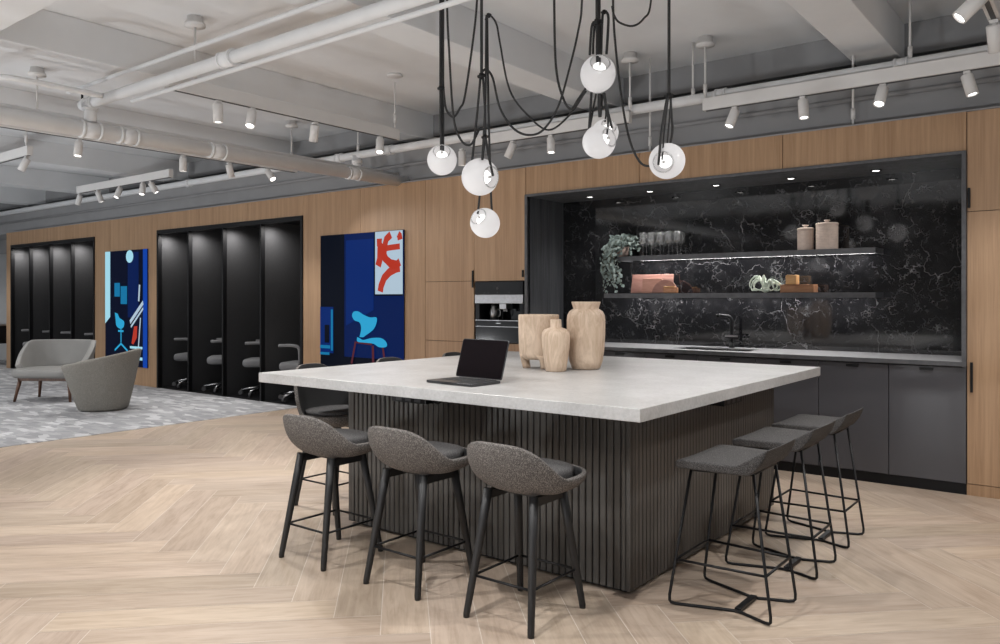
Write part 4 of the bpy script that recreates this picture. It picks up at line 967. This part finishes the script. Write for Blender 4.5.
# hanging rods with ceiling canopies
def hanger(x, y, z1, label, group, canopy=True, dark=False):
    t = thing('hanging_rod', label, 'ceiling hanger', (x, y, ZC), 0, group)
    if canopy == 'flat':
        b = MB(); b.lathe([(0.07, -0.0006), (0.078, -0.012), (0.06, -0.022), (0.001, -0.024)], (0,0,0), 24); b.build('canopy', M['fixture'], t)
    elif canopy:
        b = MB(); b.lathe([(0.058, -0.0006), (0.062, -0.05), (0.075, -0.052), (0.078, -0.075), (0.02, -0.082), (0.001, -0.082)], (0,0,0), 24); b.build('canopy', M['fixture'], t)
    b = MB(); b.cyl((0, 0, -0.07 if canopy else -0.001), (0, 0, z1-ZC), 0.009 if not dark else 0.006, n=8); b.build('rod', M['fixture'], t)
    b = MB(); b.cyl((0, 0, z1-ZC+0.05), (0, 0, z1-ZC+0.13), 0.016, n=10); b.build('gripper', M['fixture'], t)
    return t
gH = 'white rods hanging from the ceiling'
hanger(-2.66, 6.2, 3.03, 'white rod and round canopy above the right linear box by the oak wall', gH)
hanger(-3.36, 6.2, 3.03, 'white rod and round canopy above the end of the middle linear box', gH)
hanger(-5.57, 3.35, 3.035, 'white rod and large round canopy above the branch pipe at the upper left', gH)
hanger(-5.48, 5.40, 3.035, 'white rod and flat canopy near the pendant lamps, over the track end', gH, 'flat', True)
hanger(-7.9, 6.03, 3.035, 'white rod and canopy half hidden behind the ceiling beam', gH)
hanger(-7.97, 3.18, 3.035, 'white rod and canopy above the thick main at the far left', gH)
hanger(at_y(693, 6.27), 6.27, 3.03, 'plain white rod crossing the wall pipe beside the right linear box', gH, False)
hanger(at_y(650, 6.45), 6.45, 2.713, 'plain white rod reaching down to the oak wall behind the pendants', gH, False)
hanger(at_y(853, 6.45), 6.45, 2.713, 'plain white rod reaching the oak wall above the recess', gH, False)
hanger(at_y(910, 6.27), 6.27, 3.06, 'short white rod at the beam end near the right edge', gH, False)
hanger(at_y(358, 6.27), 6.27, 3.06, 'plain white rod above the pipe tee', gH, False)
hanger(-9.3, 3.6, 3.035, 'thin white rod over the far left track end', gH, False)
# linear lighting boxes
def lbox(x0, x1, y0, y1, label, z0=2.93, z1=3.03):
    t = thing('linear_light_box', label, 'light track', ((x0+x1)/2, (y0+y1)/2, z0), 0, 'white linear boxes carrying the spotlights')
    w, h = (x1-x0)/2, (y1-y0)/2
    b = MB(); b.box(-w, w, -h, h, 0, z1-z0); b.build('housing', M['fixture'], t, bevel=0.004)
    b = MB()
    if w > h: b.box(-w+0.02, w-0.02, -0.012, 0.012, -0.004, -0.0005)
    else: b.box(-0.012, 0.012, -h+0.02, h-0.02, -0.004, -0.0005)
    b.build('track_slot', M['chair_frame'], t)
    return t
YT1 = 6.17
lbox(-2.66, 3.6, YT1-0.03, YT1+0.03, 'right white linear box along the oak wall over the kitchen recess')
lbox(-5.15, -3.34, YT1-0.03, YT1+0.03, 'middle white linear box along the oak wall behind the pendant lamps')
lbox(-5.53, -5.47, 3.08, 5.46, 'white linear box under the big ceiling beam left of the pendants')
lbox(-7.93, -7.87, 2.7, 6.1, 'white linear box beyond the thick sprinkler main')
lbox(-12.0, -9.45, 5.32, 5.38, 'white linear box over the far left booths')
lbox(-14.0, -9.2, 3.57, 3.63, 'white linear box at the far left edge of the ceiling')
lbox(-0.53, -0.47, 3.1, 5.02, 'white linear box at the upper right corner near the camera', 2.885, 2.985)
# cylinder spotlights
gS = 'white cylinder spotlights on the ceiling tracks'
sp0 = None
LAMPS = []
def spot(px, pos, aim, label, power=60, size=1.5, sc=1.0, lit=True):
    """cylinder head hung under a track; aim is the beam direction"""
    global sp0
    aim = Vector(aim).normalized()
    t = thing('track_spotlight', label, 'spotlight', pos, 0, gS)
    R = 0.038*sc; L = 0.135*sc
    b = MB(); b.box(-0.02, 0.02, -0.02, 0.02, -0.022, -0.0045); b.build('adapter', M['fixture'], t)
    q = aim.to_track_quat('Z', 'Y').to_matrix().to_4x4()
    piv = Vector((0, 0, -0.022)); top = piv+Vector((0, 0, -0.018))-aim*0.0
    mt = Matrix.Translation(top) @ q
    b = MB(); b.cyl(piv, top, 0.012, n=10); b.build('stem', M['fixture'], t)
    b = MB(); b.lathe([(R*0.9, -0.012), (R, -0.006), (R, L), (R*0.86, L), (R*0.84, L-0.012)], (0,0,0), 24, mt, cap=True); b.build('head', M['fixture'], t)
    b = MB(); b.lathe([(R*0.84, L-0.0105), (0.001, L-0.0105+0.006)], (0,0,0), 20, mt, cap=False); b.build('lens', M['lamp_on'], t)
    if lit:
        ld = bpy.data.lights.new('spot_lamp', 'SPOT'); ld.energy = power; ld.spot_size = size; ld.spot_blend = 0.55; ld.shadow_soft_size = 0.03; ld.color = (1, 0.985, 0.965)
        lo = bpy.data.objects.new('spot_lamp', ld); COL.objects.link(lo); lo.location = Vector(pos)+top+aim*(L+0.012)
        lo.rotation_euler = aim.to_track_quat('-Z', 'Y').to_euler()
    return t
Z0 = 2.9295
Rv, Fv = Vector((CS, SN, 0)), Vector((-SN, CS, 0)); DN = Vector((0, 0, -1))
T1 = [(462, 0, 0.05, 'leftmost on the middle linear box, half behind a pendant globe'), (513, -0.45, 0.1, 'tilted left on the middle linear box'), (551, 0, -0.15, 'lit, hanging on the middle linear box beside the swagged cables'),
      (735, -0.42, -0.1, 'tilted left, first on the right linear box'), (803, 0, -0.15, 'pointing straight down, second on the right linear box'), (883, -0.42, -0.35, 'tilted toward the camera, third on the right linear box'), (967, 0.18, -0.2, 'at the right end of the linear box, tilted right')]
for px, r, f, lab in T1:
    spot(px, (at_y(px, YT1), YT1, Z0), DN+Rv*r+Fv*f, 'white spotlight '+lab, 55, 1.9, lit=px in (735, 883))
T2 = [(218, 0, 0, 'hanging straight under the big beam, first from the left'), (252, 0, -0.45, 'glowing toward the camera under the big beam, second from the left'), (315, -0.18, 0.25, 'tilted away under the big beam, third from the left'), (380, 0.03, -0.40, 'glowing at the end of the beam track near the pendants')]
for px, r, f, lab in T2:
    spot(px, (-5.5, at_x(px, -5.5), Z0), DN+Rv*r+Fv*f, 'white spotlight '+lab, 70, 1.5)
T3 = [(79, 0, -0.2, 'alone below the thick main at the left'), (183, 0, 0, 'pointing down below the thick main, beside the track pipe'), (229, 0.15, 0.2, 'small, just behind the thick main over the black booths'), (268, 0.75, -0.5, 'angled right over the nearer booth bank')]
for px, r, f, lab in T3:
    spot(px, (-7.9, at_x(px, -7.9), Z0), DN+Rv*r+Fv*f, 'white spotlight '+lab, 60, 1.5)
T4 = [(80, -0.35, 0.1, 'leftmost of five over the far booths'), (98, 0.35, 0.1, 'second of five over the far booths, tilted right'), (120, -0.25, -0.4, 'third of five over the far booths, glowing'), (143, 0, -0.3, 'fourth of five over the far booths, glowing'), (151, 0.6, 0.1, 'fifth of five over the far booths, tilted right')]
for px, r, f, lab in T4:
    spot(px, (at_y(px, 5.35), 5.35, Z0), DN+Rv*r+Fv*f, 'white spotlight '+lab, 45, 1.5)
spot(26, (at_y(27, 3.6), 3.6, Z0), DN+Rv*-0.5-Fv*0.1, 'white cylinder spotlight tilted left at the far left edge', 50, 1.5)
spot(985, (-0.5, at_x(981, -0.5), Z0-0.045), DN+Rv*-0.95+Fv*0.30, 'large white cylinder spotlight tilted left in the upper right corner', 60, 1.5)
spot(990, (-0.5, 4.98, Z0-0.045), DN+Rv*0.30+Fv*0.3, 'large white cylinder spotlight cut by the right picture edge', 60, 1.5)
# bare spots, no track or fixture; some added just to brighten or cast shadows
def far_lamp(pos, aim, power, size=1.7):
    ld = bpy.data.lights.new('spot_lamp', 'SPOT'); ld.energy = power; ld.spot_size = size; ld.spot_blend = 0.6; ld.shadow_soft_size = 0.03; ld.color = (1, 0.985, 0.965)
    lo = bpy.data.objects.new('spot_lamp', ld); COL.objects.link(lo); lo.location = pos; lo.rotation_euler = Vector(aim).normalized().to_track_quat('-Z', 'Y').to_euler()
KEY = [((-4.3, 4.4, 2.78), (0.25, -0.55, -1), 80), ((-0.5, 3.3, 2.78), (-0.30, 0.0, -1), 130), ((-2.0, 1.7, 2.78), (-0.05, 0.40, -1), 150), ((-3.9, 1.5, 2.78), (0.15, 0.45, -1), 150),
       ((-5.3, 3.5, 2.78), (0.35, -0.15, -1), 120), ((0.5, 4.9, 2.78), (-0.35, -0.05, -1), 112), ((-2.6, 0.2, 2.78), (0.0, 0.45, -1), 85),
       ((-7.2, 1.6, 2.78), (0.0, 0.35, -1), 112), ((-10, 2.4, 2.78), (0, 0.4, -1), 130), ((-13.2, 2.4, 2.78), (0.0, 0.4, -1), 130), ((-18.6, 5.0, 2.9), (0.0, 0.5, -1), 150)]  # last spot added to brighten the far left end
for p, a, e in KEY: far_lamp(p, a, e)
# added fill spots out of view, no fixtures, aimed up to brighten the ceiling
for x, y, e in ((-2.6, -1.4, 290), (1.4, -0.6, 230), (-6.6, -1.2, 300), (-11.0, -0.8, 400), (-15.5, -0.8, 400)):
    ld = bpy.data.lights.new('ceiling_fill', 'SPOT'); ld.energy = e; ld.spot_size = 2.7; ld.spot_blend = 0.7; ld.shadow_soft_size = 0.18; ld.color = (0.97, 0.985, 1.0)
    lo = bpy.data.objects.new('ceiling_fill', ld); COL.objects.link(lo); lo.location = (x, y, 0.22); lo.rotation_euler = Vector((0, 0.55, 1)).normalized().to_track_quat('-Z', 'Y').to_euler()

# ---------------------------------------------------------------- pendant lamps
def pend(px, py, d, R, od, label, cables, squash=1.06):
    c = ray(px, py, d)
    od = (Rv*od[0] + Vector((0,0,1))*od[1] - Fv*od[2]).normalized()
    t = thing('pendant_lamp', label, 'pendant lamp', c, 0, 'opal glass pendant lamps over the island')
    q = od.to_track_quat('Z', 'Y').to_matrix().to_4x4()
    op = math.radians(34); prof = []
    for i in range(19):
        a = op+(PI-0.02-op)*i/18; prof.append((R*math.sin(a), R*squash*math.cos(a)))
    b = MB(); b.lathe(prof, (0,0,0), 40, q, cap=False); b.build('globe', M['opal'], t)
    ro = R*math.sin(op); zo = R*squash*math.cos(op)
    b = MB(); b.tube([q @ Vector((ro*math.cos(2*PI*k/28), ro*math.sin(2*PI*k/28), zo)) for k in range(28)], R*0.035, 8, True); b.build('rim', M['glass'], t)
    b = MB(); b.lathe([(0.001, zo-R*0.80), (ro*0.40, zo-R*0.76), (ro*0.62, zo-R*0.55), (ro*0.64, zo-R*0.40), (ro*0.45, zo-R*0.24), (0.001, zo-R*0.18)], (0,0,0), 28, q, cap=False); b.build('bulb', M['bulb'], t)
    b = MB(); b.cyl(q @ Vector((0,0,zo-R*0.20)), q @ Vector((0,0,zo-R*0.05)), ro*0.16, n=12); b.build('lamp_holder', M['fixture'], t)
    for k, (pts, rr, dd) in enumerate(cables):
        P = [ray(x, y, d+dz)-c for x, y, dz in [(p[0], p[1], (p[2] if len(p) > 2 else 0)+dd) for p in pts]]
        b = MB(); b.tube(catmull(P, 6), rr, 8); b.build('cable', M['cable'], t)
    ld = bpy.data.lights.new('pendant_glow', 'POINT'); ld.energy = PEND_W; ld.shadow_soft_size = R*0.28; ld.color = (1, 0.985, 0.97)
    lo = bpy.data.objects.new('pendant_glow', ld); COL.objects.link(lo); lo.location = c+od*(zo-R*0.95)
    return t, c, q
PEND_W = 0.17
def clip(t, px, py, d, c, r=0.016):
    p = ray(px, py, d)-c; b = MB(); b.lathe([(0.002, -r*1.15), (r*0.8, -r*0.9), (r, 0), (r*0.8, r*0.9), (0.002, r*1.15)], p, 16, cap=False); b.cyl(p+Vector((-r*1.4, 0, 0)), p+Vector((r*1.4, 0, 0)), r*0.6, n=10); b.build('cable_clip', M['black_metal'], t)
CR = 0.0085
t1, c, q = pend(442, 160, 4.9, 0.092, (0.05, 0.50, 0.86), 'opal pendant lamp farthest left of the cluster', [
    ([(440.5, -90), (440.5, 40), (440.6, 100), (441.2, 150)], CR, 0), ([(443, -90), (443, 40), (443, 100), (443, 151)], CR, 0.01),
    ([(443, 78), (444.2, 96), (446.5, 110), (453.5, 117), (460, 108), (464.7, 97), (472, 48), (477, 0), (480, -80)], CR*0.8, -0.03)])
clip(t1, 441, 88, 4.87, c)
t2, c, q = pend(480, 177, 4.25, 0.100, (0.72, -0.10, 0.66), 'opal pendant lamp with its opening to the right, above the lowest lamp', [
    ([(481.5, -90), (481.5, 30), (481.5, 76)], CR, 0), ([(480.5, 77), (477, 115), (472, 162)], CR*0.8, 0), ([(483, 78), (485, 110), (485.4, 137)], CR*0.8, 0),
    ([(484.9, 137), (483.5, 150), (481.5, 166)], CR*0.8, -0.05), ([(485.5, 137), (488.5, 155), (493, 176)], CR*0.8, -0.06),
    ([(447, -90), (447, 0), (449, 48), (453.5, 117), (461, 140), (470, 145), (476, 136), (479.6, 129), (484, 129), (485.2, 137)], CR*0.75, 0.02),
    ([(482, 72), (486, 69.5), (492.7, 78), (500, 108), (513, 128), (528, 135), (543, 130), (558, 107), (569, 70), (578.4, 30), (582, 0), (584, -90)], CR*0.75, 0.06)], 1.0)
clip(t2, 481.5, 76, 4.25, c); clip(t2, 484.9, 137, 4.25, c, 0.013)
t3, c, q = pend(485, 223, 4.7, 0.088, (-0.48, 0.42, 0.76), 'lowest opal pendant lamp of the cluster', [
    ([(486.3, 17), (485.8, 60), (485, 110), (480.5, 185), (477.8, 214)], CR*0.8, 0.03), ([(487.2, 18), (488.5, 110), (490.8, 190), (492, 212)], CR*0.8, 0.05),
    ([(485.5, 20), (487, 15.5), (490, 15), (496.4, 24), (500, 43), (509.5, 89.5), (528, 115.5), (548.6, 130), (569, 115.5), (586, 91)], CR*0.7, 0.0)])
clip(t3, 488.5, 15.5, 4.7, c, 0.013)
t4, c, q = pend(598, 74, 4.5, 0.100, (0.02, 0.42, 0.90), 'topmost opal pendant lamp of the cluster', [
    ([(597, -90), (597, 0), (597.2, 40), (597.6, 66)], CR*1.1, 0), ([(599.2, -90), (599.2, 0), (599.2, 40), (599.5, 66)], CR, 0.02),
    ([(597, 22), (592.5, 24), (591, 34), (589.8, 55)], CR*0.9, -0.02), ([(594.5, 25), (593.4, 40), (593, 54)], CR*0.8, 0.02), ([(601, 55), (602, 25), (603.5, 12), (608, 15), (608, 30), (606.5, 54)], CR*0.9, 0.02),
    ([(554, -90), (554.2, 0), (556, 67), (563, 98), (571, 109), (578.4, 99), (586, 88)], CR*0.85, 0.10)], 1.12)
clip(t4, 597, 22, 4.5, c, 0.018); clip(t4, 604, 12, 4.52, c, 0.012)
t5, c, q = pend(599, 142, 4.55, 0.096, (0.62, 0.18, 0.70), 'opal pendant lamp directly below the topmost one, opening to the right', [
    ([(591.5, 92), (590, 115), (588.5, 136)], CR*0.85, 0), ([(596, 94), (593, 110), (589.5, 130)], CR*0.7, 0.02), ([(603.5, 93), (607, 108), (612, 128)], CR*0.8, -0.02), ([(604.5, 93), (608, 118), (607, 134)], CR*0.7, 0.0),
    ([(599.5, 94), (599.2, 106), (600, 117)], CR*1.2, -0.02), ([(602.5, 94), (601.2, 106), (600.4, 116)], CR*0.9, -0.01)], 1.0)
t6, c, q = pend(605, 133, 5.0, 0.085, (0.2, 0.4, 0.8), 'opal pendant lamp mostly hidden behind the one below the topmost', [
    ([(613, -90), (613, 0), (615.7, 48), (623, 108), (630.6, 143), (640, 162), (649, 166), (655, 162)], CR*0.85, -0.1), ([(604, 96), (606, 112), (605, 122)], CR*0.7, 0)])
t7, c, q = pend(667, 161, 4.4, 0.100, (-0.42, -0.22, 0.86), 'rightmost opal pendant lamp, opening toward the camera at lower left', [
    ([(669, -90), (669, 0), (669, 96)], CR, 0), ([(667, 98), (662, 128), (658.5, 165)], CR*0.85, -0.08), ([(668.3, 98), (665, 125), (662, 160)], CR*0.6, -0.07), ([(670.5, 98), (671.5, 115), (672.6, 130), (670, 146)], CR*0.8, 0.0), ([(671, 98), (669, 125), (667, 146)], CR*0.6, -0.03),
    ([(612, 6), (614, 15), (619.4, 22.4), (632.5, 26), (643.6, 18.6), (651, 0), (654, -90)], CR*0.7, 0.1)], 1.04)
clip(t7, 669, 96, 4.4, c, 0.017)

# ---------------------------------------------------------------- light, world, colour management
w = bpy.data.worlds.new('world'); S.world = w; w.use_nodes = True
bg = w.node_tree.nodes['Background']; bg.inputs['Color'].default_value = (0.92, 0.95, 1.0, 1); bg.inputs['Strength'].default_value = 0.7
S.view_settings.view_transform = 'Standard'; S.view_settings.look = 'None'; S.view_settings.gamma = 1.0; S.view_settings.exposure = -0.27
S.view_settings.use_curve_mapping = False
S.cycles.max_bounces = 8; S.cycles.diffuse_bounces = 5; S.cycles.glossy_bounces = 3; S.cycles.transmission_bounces = 6; S.cycles.transparent_max_bounces = 16
S.cycles.caustics_reflective = False; S.cycles.caustics_refractive = False; S.cycles.sample_clamp_indirect = 4.0
S.cycles.use_denoising = True
